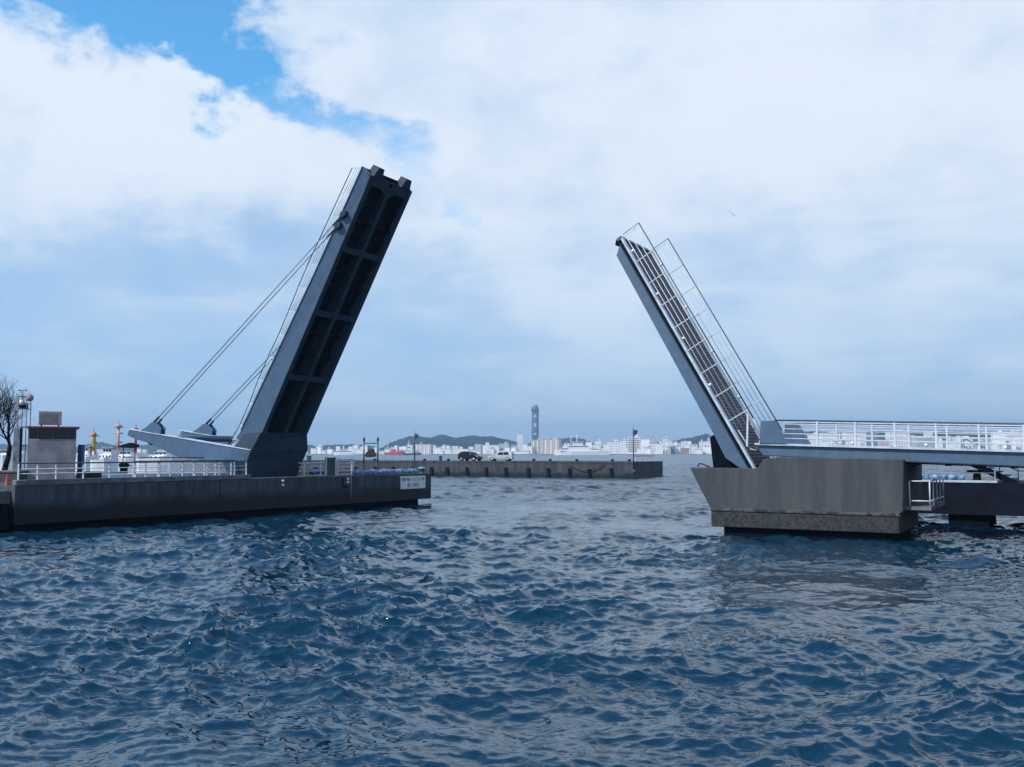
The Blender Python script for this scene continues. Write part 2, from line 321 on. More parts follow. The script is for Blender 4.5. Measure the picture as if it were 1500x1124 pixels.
# ------------------------------------------------------------------ water
def make_water():
    rng = np.random.default_rng(11)
    # bearings: dense inside the view, coarse all the way round
    a_in = np.linspace(-R(38), R(38), 860)
    a_l = -np.geomspace(R(38), R(180), 60)[1:][::-1]; a_r = -a_l[::-1]
    az_ = np.concatenate([a_l, a_in, a_r])
    r = [1.0]
    while r[-1] < 7: r.append(r[-1] * 1.05)
    while r[-1] < 300: r.append(r[-1] * 1.0042)
    while r[-1] < 9000: r.append(r[-1] * 1.02)
    r = np.array(r); A, Rr = np.meshgrid(az_, r)
    da = np.gradient(az_)[None, :] * Rr; dr = np.gradient(r)[:, None] * np.ones_like(A)
    X = Rr * np.sin(A); Y = Rr * np.cos(A); Z = np.zeros_like(X); DX = np.zeros_like(X); DY = np.zeros_like(X)
    sp = np.maximum(np.abs(da), dr * 0.8)
    wind = R(-100)                        # waves run across and towards the viewer
    # gust patches modulate the small waves
    def field(x, y):
        return sum(np.sin(x * k * math.cos(t) + y * k * math.sin(t) + p) for k, t, p in ((0.21, 0.3, 1), (0.33, 1.4, 2), (0.5, 2.5, 0.5), (0.12, 2.0, 4))) / 4
    g = np.clip(0.85 + 0.95 * field(X, Y), 0.25, 1.7)
    NW = 130
    lam = np.geomspace(6.0, 0.12, NW)
    for i, l_ in enumerate(lam):
        l_ = l_ * rng.uniform(0.93, 1.07); k = 2 * math.pi / l_
        spread = 0.5 + 0.5 * min(1, 0.5 / l_ + 0.35)
        th = wind + rng.normal(0, spread)
        slope = 0.040 * float(np.interp(math.log(l_), [math.log(x) for x in (.2, .5, 1.2, 2.5, 5, 9)], [1.8, 1.55, 1.0, .75, .6, .4]))
        amp = slope / k
        ph = rng.uniform(0, 2 * math.pi)
        fade = np.clip((l_ / sp - 1.5) / 1.3, 0, 1)
        mod = g if l_ < 3.5 else 1.0
        arg = k * (X * math.cos(th) + Y * math.sin(th)) + ph
        # bend the crests a little so that no train runs straight
        arg = arg + 0.9 * np.sin(0.23 * k * (X * math.sin(th) - Y * math.cos(th)) + ph * 3)
        c_ = np.cos(arg); s_ = np.sin(arg)
        shp = 0.38 if l_ < 4 else 0.15
        c_ = (1 - shp) * c_ + shp * (1.27 - 2 * np.abs(np.sin(arg / 2))); am = amp * fade * mod
        Z += am * c_; DX -= 0.95 * am * s_ * math.cos(th); DY -= 0.95 * am * s_ * math.sin(th)
    far = np.clip((Rr - 900) / 400, 0, 1); Z *= (1 - far)
    X = X + DX; Y = Y + DY
    nr, na = X.shape; n = nr * na
    co = np.stack([X, Y, Z], -1).reshape(-1, 3)
    idx = np.arange(n).reshape(nr, na)
    q = np.stack([idx[:-1, :-1], idx[:-1, 1:], idx[1:, 1:], idx[1:, :-1]], -1).reshape(-1, 4)
    q = q[:, ::-1]
    me = bpy.data.meshes.new('water'); me.vertices.add(n); me.vertices.foreach_set('co', co.ravel().astype(np.float32))
    nf = len(q); me.loops.add(nf * 4); me.loops.foreach_set('vertex_index', q.ravel().astype(np.int32))
    me.polygons.add(nf); me.polygons.foreach_set('loop_start', np.arange(0, nf * 4, 4, dtype=np.int32))
    me.polygons.foreach_set('use_smooth', np.ones(nf, dtype=bool)); me.update(); me.validate()
    m = bpy.data.materials.new('sea_water'); m.use_nodes = True; t = m.node_tree; b = t.nodes['Principled BSDF']
    b.inputs['Base Color'].default_value = (0.001, 0.021, 0.042, 1); b.inputs['Specular Tint'].default_value = (0.50, 0.80, 1.0, 1); b.inputs['Roughness'].default_value = 0.05
    b.inputs['IOR'].default_value = 1.50; b.inputs['Specular IOR Level'].default_value = 0.5
    geo = t.nodes.new('ShaderNodeNewGeometry'); pos = geo.outputs['Position']
    mpp = t.nodes.new('ShaderNodeMapping'); mpp.inputs['Scale'].default_value = (0.8, 1.3, 1.0); t.links.new(pos, mpp.inputs[0])
    def ridged(sc, off, det=3):
        mv = t.nodes.new('ShaderNodeMapping'); mv.inputs['Scale'].default_value = (0.62, 1.35, 1.0); mv.inputs['Location'].default_value = off; mv.inputs['Rotation'].default_value = (0, 0, off[0] * .1)
        t.links.new(pos, mv.inputs[0])
        n_ = t.nodes.new('ShaderNodeTexNoise'); n_.noise_type = 'RIDGED_MULTIFRACTAL'; n_.inputs['Scale'].default_value = sc; n_.inputs['Detail'].default_value = det
        n_.inputs['Roughness'].default_value = 0.5; n_.inputs['Distortion'].default_value = 0.35; t.links.new(mv.outputs[0], n_.inputs['Vector']); return n_.outputs['Fac']
    gust = RAMP(t, NOISE(t, mpp.outputs[0], 0.07, 3, 0.5), 0.35, 0.62)
    gust2 = RAMP(t, NOISE(t, mpp.outputs[0], 0.5, 3, 0.5), 0.35, 0.65)
    amp = MN(t, 'MULTIPLY', MN(t, 'ADD', 0.35, MN(t, 'MULTIPLY', gust, 0.65)), MN(t, 'ADD', 0.45, MN(t, 'MULTIPLY', gust2, 0.55)))
    h = MN(t, 'ADD', MN(t, 'ADD', MN(t, 'MULTIPLY', ridged(13.0, (4, 1, 0), 2), 0.11), MN(t, 'MULTIPLY', ridged(4.6, (1, 2, 0)), 0.32)), MN(t, 'MULTIPLY', ridged(1.5, (-3, 5, 0), 4), 0.50))
    h = MN(t, 'ADD', h, MN(t, 'MULTIPLY', ridged(0.6, (7, -2, 0), 5), 0.90))
    ds = t.nodes.new('ShaderNodeVectorMath'); ds.operation = 'LENGTH'; t.links.new(pos, ds.inputs[0])
    # unresolved wavelets in the distance: coarser swell of the normal and a wider gloss
    farf = RAMP(t, ds.outputs['Value'], 22, 130)
    h = MN(t, 'MULTIPLY', MN(t, 'MULTIPLY', h, amp), MN(t, 'ADD', 1.0, MN(t, 'MULTIPLY', farf, 1.6)))
    t.links.new(MN(t, 'ADD', 0.04, MN(t, 'MULTIPLY', farf, 0.20)), b.inputs['Roughness'])
    bn = t.nodes.new('ShaderNodeBump'); bn.inputs['Strength'].default_value = 1.0; bn.inputs['Distance'].default_value = 0.085
    t.links.new(h, bn.inputs['Height']); t.links.new(bn.outputs[0], b.inputs['Normal'])
    me.materials.append(m)
    o = bpy.data.objects.new('water', me); COL.objects.link(o); tag(o, kind='structure')
make_water()
mb = MB(); mb.box(-9000, 9000, -9000, 9000, -9, -6); tag(mb.build('seabed', M['black']), kind='structure')

# ------------------------------------------------------------------ rails
def railing(name, pts, hgt, rails, label, mat_r=None, posts=None, top=None, rp=0.028, rr=0.018, spacing=1.8, group=None, bottom=0.0, top_mat=None, cat='railing'):
    mr = mat_r or M['white_rail']
    o = thing(name, pts[0], label, cat, group)
    up = Vector((0, 0, 1))
    seg = [(Vector(a), Vector(b)) for a, b in zip(pts[:-1], pts[1:])]
    if posts is None:
        posts = []
        for a, b in seg:
            n = max(1, round((b - a).length / spacing)); posts += [a.lerp(b, i / n) for i in range(n)]
        posts.append(Vector(pts[-1]))
    for p in posts:
        MB().bar(p, Vector(p) + up * hgt, rp * 2, rp * 1.6, up=Vector((0, 1, 0))).build('post', mr, o)
    for k in rails:
        MB().path([Vector(p) + up * hgt * k for p in pts], rr).build('rail', mr, o)
    MB().path([Vector(p) + up * (hgt + 0.03) for p in pts], rr * 1.7).build('handrail', top_mat or M['dark_rail'], o)
    return o

# ================================================================== LEFT BASCULE LEAF
def left_leaf():
    root = thing('bascule_leaf', W(0, 0, 2.1), 'tall blue grey drawbridge leaf on the left quay, dark underside, cables to its tail arms', 'bridge leaf')
    K = bp(382, 634); T = bp(542, 256); e = Vector((T[0] - K[0], T[1] - K[1])); LEN = e.length; e.normalize(); n = Vector((-e.y, e.x))
    WD = 4.0
    def U(u, v, q): return W(K[0] + e.x * u + n.x * v, q, K[1] + e.y * u + n.y * v)
    tops = [(LEN + .22, .62), (9.83, .83), (2.44, 1.22), (-0.5, 1.35)]
    def vt(u):
        for (u1, v1), (u0, v0) in zip(tops[:-1], tops[1:]):
            if u >= u0: return v0 + (v1 - v0) * (u - u0) / (u1 - u0)
        return tops[-1][1]
    us = [LEN + .22, 9.83, 2.44, -0.6]
    ub = [LEN + .22, LEN, 9.83, 2.44, -0.5, -1.2]
    for sg, qb, qt in ((1, .16, -.08), (-1, WD - .16, WD + .08)):      # webs lean outward towards the deck
        rings = []
        for u in ub:
            v1 = vt(u) if u > -1 else 1.5; v0 = .02 + (.45 if u > LEN + .1 else 0)
            qq = qb + (qt - qb) * (v0 - .02) / v1
            rings.append([U(u, v0, qq), U(u, v1, qt), U(u, v1, qt + sg * .05), U(u, v0, qq + sg * .05)])
        MB().loft(rings).build('side_girder', M['steel'], root)
    for q0, q1 in ((0.08, 0.40), (WD - 0.40, WD - 0.08)):
        MB().hexa([U(-0.25, -0.03, q0), U(LEN, -0.03, q0), U(LEN, -0.03, q1), U(-0.25, -0.03, q1), U(-0.25, 0.015, q0), U(LEN, 0.015, q0), U(LEN, 0.015, q1), U(-0.25, 0.015, q1)]).build('bottom_flange', M['steel_beam'], root)
    # top flange lips
    for q0, q1 in ((-0.13, 0.12), (WD - 0.12, WD + 0.13)):
        for ua, ub in zip(us[:-1], us[1:]):
            pass
        pts = [U(u, vt(u) + 0.003, q0) for u in us]; pts2 = [U(u, vt(u) + 0.05, q0) for u in us[::-1]]
        MB().prism(pts + pts2, _w * (q1 - q0)).build('edge_beam', M['steel'], root)
    # deck in two strips with the narrow slot that lets light through
    for q0, q1 in ((.0, 3.14), (3.165, WD - .0)):
        m = MB()
        pts = [U(u, vt(u) - 0.16, q0) for u in us]; pts2 = [U(u, vt(u) - 0.10, q0) for u in us[::-1]]
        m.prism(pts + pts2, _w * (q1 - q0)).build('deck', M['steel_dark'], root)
    # centre girder and cross beams
    m = MB(); m.prism([U(-0.3, 0.02, 1.98), U(LEN - .3, 0.02, 1.98), U(LEN - .3, vt(LEN) - .17, 1.98), U(9.83, .66, 1.98), U(2.44, 1.05, 1.98), U(-.3, 1.17, 1.98)], _w * 0.04)
    m.hexa([U(-0.3, -0.02, 1.85), U(LEN - .3, -0.02, 1.85), U(LEN - .3, -0.02, 2.15), U(-0.3, -0.02, 2.15), U(-0.3, 0.018, 1.85), U(LEN - .3, 0.018, 1.85), U(LEN - .3, 0.018, 2.15), U(-0.3, 0.018, 2.15)])
    m.build('centre_girder', M['steel_beam'], root)
    def uof(px, py): s_, z_ = bp(px, py); return (s_ - K[0]) * e.x + (z_ - K[1]) * e.y
    for px, py, vv, hw in ((494, 362, 0.0, 0.17), (455, 456, 0.0, 0.17), (415, 551, 0.0, 0.17)):
        u = uof(px, py)
        for qa, qb in ((0.34, 1.85), (2.15, WD - .34)):
            MB().hexa([U(u - hw, vv, qa), U(u + hw, vv, qa), U(u + hw, vv, qb), U(u - hw, vv, qb), U(u - hw, vv + .04, qa), U(u + hw, vv + .04, qa), U(u + hw, vv + .04, qb), U(u - hw, vv + .04, qb)]).build('cross_beam', M['steel_beam'], root)
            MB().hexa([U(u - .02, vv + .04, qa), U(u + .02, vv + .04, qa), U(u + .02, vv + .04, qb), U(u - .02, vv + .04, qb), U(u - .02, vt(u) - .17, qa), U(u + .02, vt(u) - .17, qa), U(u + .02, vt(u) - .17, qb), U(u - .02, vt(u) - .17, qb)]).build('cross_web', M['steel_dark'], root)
    for px, py in ((521, 297), (508, 320), (500, 336), (478, 395), (470, 415), (440, 490), (428, 520), (395, 590)):
        u = uof(px, py); vv = vt(u) * 0.5
        for qa, qb in ((0.12, 1.97), (2.03, WD - .12)):
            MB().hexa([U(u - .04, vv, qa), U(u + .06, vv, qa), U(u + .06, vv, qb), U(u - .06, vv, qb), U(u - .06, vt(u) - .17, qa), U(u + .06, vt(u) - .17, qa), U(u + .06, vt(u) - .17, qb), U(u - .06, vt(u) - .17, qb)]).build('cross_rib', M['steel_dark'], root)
    # tip cross plate with the two arched gusset corners, and the locking teeth
    for qa, qb in ((0.06, 1.85), (2.15, WD - .06)):
        mq = (qa + qb) / 2; hw = (qb - qa) / 2; arch = [(qa, .55), (qa, 1.25)] 
        low = [U(LEN - 0.55 - 0.35 * (abs(k) / 1.0) ** 3, 0.0, mq + k * hw) for k in [i / 6 - 1 for i in range(13)]]
        MB().prism([U(LEN, 0.0, qa)] + low + [U(LEN, 0.0, qb)], (U(0, .04, 0) - U(0, 0, 0))).build('tip_gusset', M['steel_beam'], root)
    MB().hexa([U(LEN - .05, 0.0, 0.05), U(LEN, 0.0, 0.05), U(LEN, 0.0, WD - .05), U(LEN - .05, 0.0, WD - .05), U(LEN - .05, .5, 0.05), U(LEN, .5, 0.05), U(LEN, .5, WD - .05), U(LEN - .05, .5, WD - .05)]).build('tip_plate', M['steel_beam'], root)
    for qc in (0.72, 3.28):
        a_ = [U(LEN - .1, 0.0, qc - .42), U(LEN - .1, 0.0, qc + .42), U(LEN + .55, 0.0, qc + .24), U(LEN + .55, 0.0, qc - .22)]
        MB().prism(a_, (U(0, .5, 0) - U(0, 0, 0))).build('locking_tooth', M['steel_beam'], root)
    # lower block at the hinge
    def sect(pxl, pyl, pxr, pyr, ql, qr, back):
        l = bp(pxl, pyl, ql); r_ = bp(pxr, pyr, qr); s_ = (l[0] + r_[0]) / 2; z = (l[1] + r_[1]) / 2
        return [W(l[0], ql, l[1]), W(r_[0], qr, r_[1]), W(r_[0] - back, qr, r_[1]), W(l[0] - back, ql, l[1])]
    rings = [sect(363, 699, 434, 698, -0.05, 4.0, 1.6), sect(362, 676, 443, 676, -0.30, 4.15, 2.0), sect(368, 660, 451, 659, -0.30, 4.3, 1.6), sect(382, 634, 449.5, 634, 0.0, 3.95, 1.3)]
    MB().loft(rings).build('heel_block', M['steel_beam'], root)
    # tail arms
    prof_px = [(189, 629.5), (186, 638), (200, 644), (220, 650), (240, 660), (262, 670), (300, 675), (361, 676), (367.5, 660)]
    pf = [bp(x, y, -0.3) for x, y in prof_px]
    for q0 in (-0.3, 3.85):
        MB().prism([W(s_, q0, z_) for s_, z_ in pf], _w * 0.42).build('tail_arm', M['steel'], root, 0.02)
        tp = [pf[0], bp(242, 637, -0.3), pf[-1]]
        MB().prism([W(pf[0][0] - .04, q0 - .05, pf[0][1] + .003), W(pf[-1][0], q0 - .05, pf[-1][1] + .003), W(pf[-1][0], q0 - .05, pf[-1][1] + .05), W(pf[0][0] - .04, q0 - .05, pf[0][1] + .05)], _w * .52).build('arm_lit_top', M['kerb'], root)  # pale strip imitates sunlight on the top face of the arm
        # anchor block: plate cheeks and a rounded saddle under the arm
        s0 = pf[0][0]; zt = lambda s_: pf[0][1] + (pf[-1][1] - pf[0][1]) * (s_ - pf[0][0]) / (pf[-1][0] - pf[0][0])
        A_ = [(s0 + 1.05, zt(s0 + 1.05) + .05), (s0 + 2.9, zt(s0 + 2.9) + .05), (s0 + 2.95, zt(s0 + 2.9) + .42), (s0 + 2.45, 5.42), (s0 + 2.05, 5.42), (s0 + 1.5, 5.1)]
        for dq in (0.02, 0.32):
            MB().prism([W(a, q0 + dq, b) for a, b in A_], _w * 0.08).build('cable_anchor', M['steel'], root)
        MB().prism([W(s0 + 1.3, q0 + .1, zt(s0 + 1.3)+.05), W(s0 + 2.8, q0 + .1, zt(s0 + 2.8)+.05), W(s0 + 2.75, q0 + .1, 5.2), W(s0 + 1.9, q0 + .1, 5.15)], _w * .22).build('anchor_core', M['steel_beam'], root)
        m = MB(); m.tube(W(s0 + 2.0, q0 + .05, zt(s0 + 2) - .42), W(s0 + 2.0, q0 + .37, zt(s0 + 2) - .42), .33, n=14); m.build('anchor_boss', M['steel_beam'], root)
    MB().tube(W(pf[0][0] + 4.6, -.2, 4.42), W(pf[0][0] + 4.6, 4.0, 4.42), .20, n=12).build('arm_cross_tube', M['steel'], root)
    # stay cables, twin each side
    e1 = [bp(226, 619, -.1), bp(229.5, 622.5, -.1)]; e2 = [bp(503, 314, -.1), bp(495, 331, -.1)]
    for q0 in (-0.12, 4.08):
        for (a0, b0) in zip(e1, e2):
            A_ = W(a0[0], q0, a0[1]); B_ = W(b0[0], q0, b0[1])
            MB().tube(A_, B_, .028, n=6).build('stay_cable', M['cable'], root)
            d = (B_ - A_).normalized()
            MB().tube(A_ - d * .15, A_ + d * .55, .075, n=8).build('cable_socket', M['steel_beam'], root)
            MB().tube(B_ - d * .9, B_ - d * .2, .055, n=8).build('cable_socket', M['dark_rail'], root)
        for b0 in e2:
            c = W(b0[0] + .05, q0, b0[1])
            m = MB(); m.prism([c + _a * x + Vector((0, 0, z)) - _w * .1 for x, z in ((-.26, -.1), (-.12, -.22), (.16, -.1), (.2, .12), (.08, .2), (-.16, .12))], _w * .2)
            m.build('cable_bracket', M['steel_beam'], root)
    # walkway railings on the deck side
    rt = [bp(*p) for p in ((515, 246), (444, 400), (412, 480), (383, 541), (356, 613), (342, 637), (333, 652))]
    rb = [bp(*p) for p in ((533, 245), (463, 400), (425, 480), (396, 541), (362, 626), (352, 645), (344, 655))]
    def interp(L_, t):
        x = t * (len(L_) - 1); i = min(int(x), len(L_) - 2); f = x - i
        return (L_[i][0] * (1 - f) + L_[i + 1][0] * f, L_[i][1] * (1 - f) + L_[i + 1][1] * f)
    # reparametrise by real length
    def resample(L_, n_):
        d = [0]
        for a, b in zip(L_[:-1], L_[1:]): d.append(d[-1] + math.hypot(b[0] - a[0], b[1] - a[1]))
        out = []
        for k in range(n_):
            t = d[-1] * k / (n_ - 1); i = max(j for j in range(len(d)) if d[j] <= t + 1e-9); i = min(i, len(L_) - 2)
            f = (t - d[i]) / (d[i + 1] - d[i]); out.append((L_[i][0] * (1 - f) + L_[i + 1][0] * f, L_[i][1] * (1 - f) + L_[i + 1][1] * f))
        return out
    T_ = resample(rt, 13); B_ = resample(rb, 13)
    for q0 in (0.05, 3.95):
        rl = MB(); rl.path([W(p[0], q0, p[1]) for p in T_], .03).build('handrail', M['dark_rail'], root)
        for k in (0.18, .36, .54, .72):
            MB().path([W(b[0] + (t[0] - b[0]) * k, q0, b[1] + (t[1] - b[1]) * k) for b, t in zip(B_, T_)], .016, 5).build('rail', M['white_rail'], root)
        for b, t in zip(B_, T_):
            MB().bar(W(b[0], q0, b[1]), W(t[0], q0, t[1]), .05, .03, up=_w).build('post', M['white_rail'], root)
    MB().prism([W(x, 0.3, z) for x, z in (bp(330, 655), bp(350, 658), bp(356, 645), bp(346, 642))], _w * .08).build('rail_end_frame', M['white_rail'], root)
left_leaf()

# ================================================================== RIGHT BASCULE LEAF
def right_leaf():
    root = thing('bascule_leaf', W(29.3, 0, 2.9), 'shorter raised drawbridge leaf at the right pier with brown deck and two white railings', 'bridge leaf')
    K = Vector(bp(1103, 684)); T = Vector(bp(910, 349)); e = (T - K); LEN = e.length; e.normalize(); n = Vector((e.y, -e.x)); WD = 4.0
    def U(u, v, q): return W(K.x + e.x * u + n.x * v, q, K.y + e.y * u + n.y * v)
    pf = [(12.0, -.22), (11.67, -.62), (2.08, -.80), (.935, -.86), (.28, -.55), (-.05, -.22)]
    for q0 in (0.02, WD - .12):
        MB().prism([U(u, v, q0) for u, v in pf], _w * .10).build('side_girder', M['steel'], root)
        MB().hexa([U(0, -.215, q0 - .10), U(12.05, -.215, q0 - .10), U(12.05, -.215, q0 + .2), U(0, -.215, q0 + .2), U(0, -.17, q0 - .10), U(12.05, -.17, q0 - .10), U(12.05, -.17, q0 + .2), U(0, -.17, q0 + .2)]).build('top_flange', M['steel_beam'], root)
    # underside ribs
    for i in range(9):
        u = .8 + i * 1.35
        MB().hexa([U(u, -.5, .13), U(u + .06, -.5, .13), U(u + .06, -.5, WD - .13), U(u, -.5, WD - .13), U(u, -.19, .13), U(u + .06, -.19, .13), U(u + .06, -.19, WD - .13), U(u, -.19, WD - .13)]).build('cross_beam', M['steel_dark'], root)
    MB().hexa([U(-.1, -.16, .1), U(LEN, -.16, .1), U(LEN, -.16, WD - .1), U(-.1, -.16, WD - .1), U(-.1, -.06, .1), U(LEN, -.06, .1), U(LEN, -.06, WD - .1), U(-.1, -.06, WD - .1)]).build('deck_slab', M['steel_dark'], root)
    # planks: one part, individual boards with gaps
    m = MB(); u = .1
    while u < LEN - .1:
        m.hexa([U(u, -.057, .32), U(u + .135, -.057, .32), U(u + .135, -.057, WD - .32), U(u, -.057, WD - .32), U(u, -.02, .32), U(u + .135, -.02, .32), U(u + .135, -.02, WD - .32), U(u, -.02, WD - .32)]); u += .17
    m.build('deck_planks', M['deck_brown'], root)
    for q0, q1 in ((0.0, .28), (WD - .28, WD)):
        MB().hexa([U(-.1, -.05, q0), U(LEN + .05, -.05, q0), U(LEN + .05, -.05, q1), U(-.1, -.05, q1), U(-.1, .05, q0), U(LEN + .05, .05, q0), U(LEN + .05, .05, q1), U(-.1, .05, q1)]).build('kerb', M['kerb'], root)
    MB().hexa([U(LEN - .02, -.22, .0), U(LEN + .12, -.22, .0), U(LEN + .12, -.22, WD), U(LEN - .02, -.22, WD), U(LEN - .02, .035, .0), U(LEN + .12, .035, .0), U(LEN + .12, .035, WD), U(LEN - .02, .035, WD)]).build('tip_plate', M['steel'], root)
    MB().prism([U(LEN - .1, -.25, .0), U(LEN + .1, -.25, 0), U(LEN - .1, -.42, 0)], _w * .5).build('lock_bracket', M['steel_dark'], root)
    up = U(0, 1, 0) - U(0, 0, 0)
    for q0, u0 in ((.12, 1.7), (WD - .12, 1.2)):
        n_ = 9; us = [u0 + .55 + (LEN - .15 - u0 - .55) * k / (n_ - 1) for k in range(n_)]
        MB().path([U(u0 + .1, 1.05, q0), U(LEN + .15, 1.05, q0)], .026).build('handrail', M['dark_rail'], root)
        MB().path([U(LEN + .15, 1.05, q0), U(LEN + .15, .1, q0)], .018).build('end_rail', M['grey_metal'], root)
        for k in (.2, .4, .6, .8):
            MB().path([U(u0, k * 1.05, q0), U(LEN + .02, k * 1.05, q0)], .018, 5).build('rail', M['white_rail'], root)
        MB().path([U(LEN + .02, .1, q0), U(LEN + .02, .84, q0)], .014).build('end_rail', M['white_rail'], root)
        for u in us[:-1]:
            MB().bar(U(u, .04, q0), U(u, 1.04, q0), .035, .05, up=_w).build('post', M['white_rail'], root)
        for u in us[1:-1:2]:
            MB().tube(U(u + .62, .05, q0 + (.12 if q0 < 1 else -.12)), U(u + .62, .20, q0 + (.12 if q0 < 1 else -.12)), .06, .07, n=8).build('marker_light', M['lamp_white'], root)
    # hinged end panel of the near rail
    q0 = .12
    MB().path([U(1.7, .21, q0), U(.75, .25, q0), U(.55, .45, q0), U(1.0, 1.0, q0), U(1.9, 1.05, q0)], .02).build('rail_end_frame', M['white_rail'], root)
    MB().bar(U(.9, .2, q0), U(2.1, .95, q0), .07, .10, up=_w).build('rail_end_brace', M['white_rail'], root)
    # hinge bearing drum under the heel
    MB().prism([W(*p) for p in ()] or [W(27.7, .4, 2.75), W(28.9, .4, 2.75), W(28.9, .4, 3.6), W(28.2, .4, 4.6), W(27.55, .4, 4.2)], _w * 3.2).build('counterweight', M['black'], root)
right_leaf()

# ================================================================== APPROACH SPAN
def approach():
    g0 = bp(1108, 652); g1 = bp(1500, 663); sl = (g1[1] - g0[1]) / (g1[0] - g0[0]); S1 = 52.0
    zt = lambda s_: g0[1] + sl * (s_ - g0[0])
    dep = lambda s_: .43 + .008 * (s_ - 30)
    root = thing('approach_span', W(31, 0, 3), 'long grey steel approach deck with white railings leading right from the pier', 'bridge span')
    sA = g0[0]
    for q0 in (0.0, 3.9):
        MB().prism([W(sA, q0, zt(sA)), W(sA + .28, q0, zt(sA) - .45), W(S1, q0, zt(S1) - dep(S1)), W(S1, q0, zt(S1))], _w * .1).build('side_girder', M['steel'], root)
        MB().hexa([W(sA + .3, q0 - .08, zt(sA) - .47), W(S1, q0 - .08, zt(S1) - dep(S1) - .04), W(S1, q0 + .18, zt(S1) - dep(S1) - .04), W(sA + .3, q0 + .18, zt(sA) - .47),
                   W(sA + .3, q0 - .08, zt(sA) - .43), W(S1, q0 - .08, zt(S1) - dep(S1) - .003), W(S1, q0 + .18, zt(S1) - dep(S1) - .003), W(sA + .3, q0 + .18, zt(sA) - .43)]).build('bottom_flange', M['steel_beam'], root)
    MB().hexa([W(sA + .2, .11, zt(sA) - .12), W(S1, .11, zt(S1) - .12), W(S1, 3.89, zt(S1) - .12), W(sA + .2, 3.89, zt(sA) - .12), W(sA + .2, .11, zt(sA) - .01), W(S1, .11, zt(S1) - .01), W(S1, 3.89, zt(S1) - .01), W(sA + .2, 3.89, zt(sA) - .01)]).build('deck', M['cap'], root)
    for q0, q1 in ((-.14, .22), (3.78, 4.14)):
        MB().hexa([W(sA - .05, q0, zt(sA) + .003), W(S1, q0, zt(S1) + .003), W(S1, q1, zt(S1) + .003), W(sA - .05, q1, zt(sA) + .003), W(sA - .05, q0, zt(sA) + .09), W(S1, q0, zt(S1) + .09), W(S1, q1, zt(S1) + .09), W(sA - .05, q1, zt(sA) + .09)]).build('kerb', M['kerb'], root)
    fin = [bp(1116, 617), bp(1134, 616.5), bp(1154, 652), bp(1114, 652)]
    for q0 in (-.18, 3.85):
        MB().prism([W(s_, q0, z_ + (.04 if i > 1 else 0)) for i, (s_, z_) in enumerate(fin)], _w * .5).build('end_fin', M['steel'], root, .015)
    sR = fin[1][0] + .25
    for q0 in (.05, 3.95):
        n_ = 14; sp_ = (S1 - sR) / n_
        ss = [sR + sp_ * k for k in range(n_ + 1)]
        MB().path([W(sR - .25, q0, zt(sR) + 1.08), W(S1, q0, zt(S1) + 1.08)], .032).build('handrail', M['dark_rail'], root)
        MB().path([W(sR - .1, q0, zt(sR) + 1.0), W(S1, q0, zt(S1) + 1.0)], .02).build('rail', M['white_rail'], root)
        for k in (.22, .42, .62, .82):
            MB().path([W(sR + .1, q0, zt(sR) + .09 + k), W(S1, q0, zt(S1) + .09 + k)], .019, 5).build('rail', M['white_rail'], root)
        for s_ in ss[1:]:
            MB().bar(W(s_, q0, zt(s_) + .09), W(s_, q0, zt(s_) + 1.05), .07, .10, up=_w).build('post', M['white_rail'], root)
        for s_ in ss[1::2]:
            MB().tube(W(s_ + .7, q0 + (.15 if q0 < 1 else -.15), zt(s_) + .09), W(s_ + .7, q0 + (.15 if q0 < 1 else -.15), zt(s_) + .24), .06, .07, n=8).build('marker_light', M['lamp_white'], root)
    # brackets and pipes under the span
    for k in range(8):
        s_ = 32.5 + k * 1.15
        MB().hexa([W(s_, .3, zt(s_) - .62), W(s_ + .18, .3, zt(s_) - .62), W(s_ + .18, .9, zt(s_) - .62), W(s_, .9, zt(s_) - .62), W(s_, .3, zt(s_) - .13), W(s_ + .18, .3, zt(s_) - .13), W(s_ + .18, .9, zt(s_) - .13), W(s_, .9, zt(s_) - .13)]).build('under_bracket', M['steel_dark'], root)
    MB().tube(W(31, .6, zt(31) - .52), W(S1, .6, zt(S1) - .56), .06).build('service_pipe', M['dark_rail'], root)
approach()

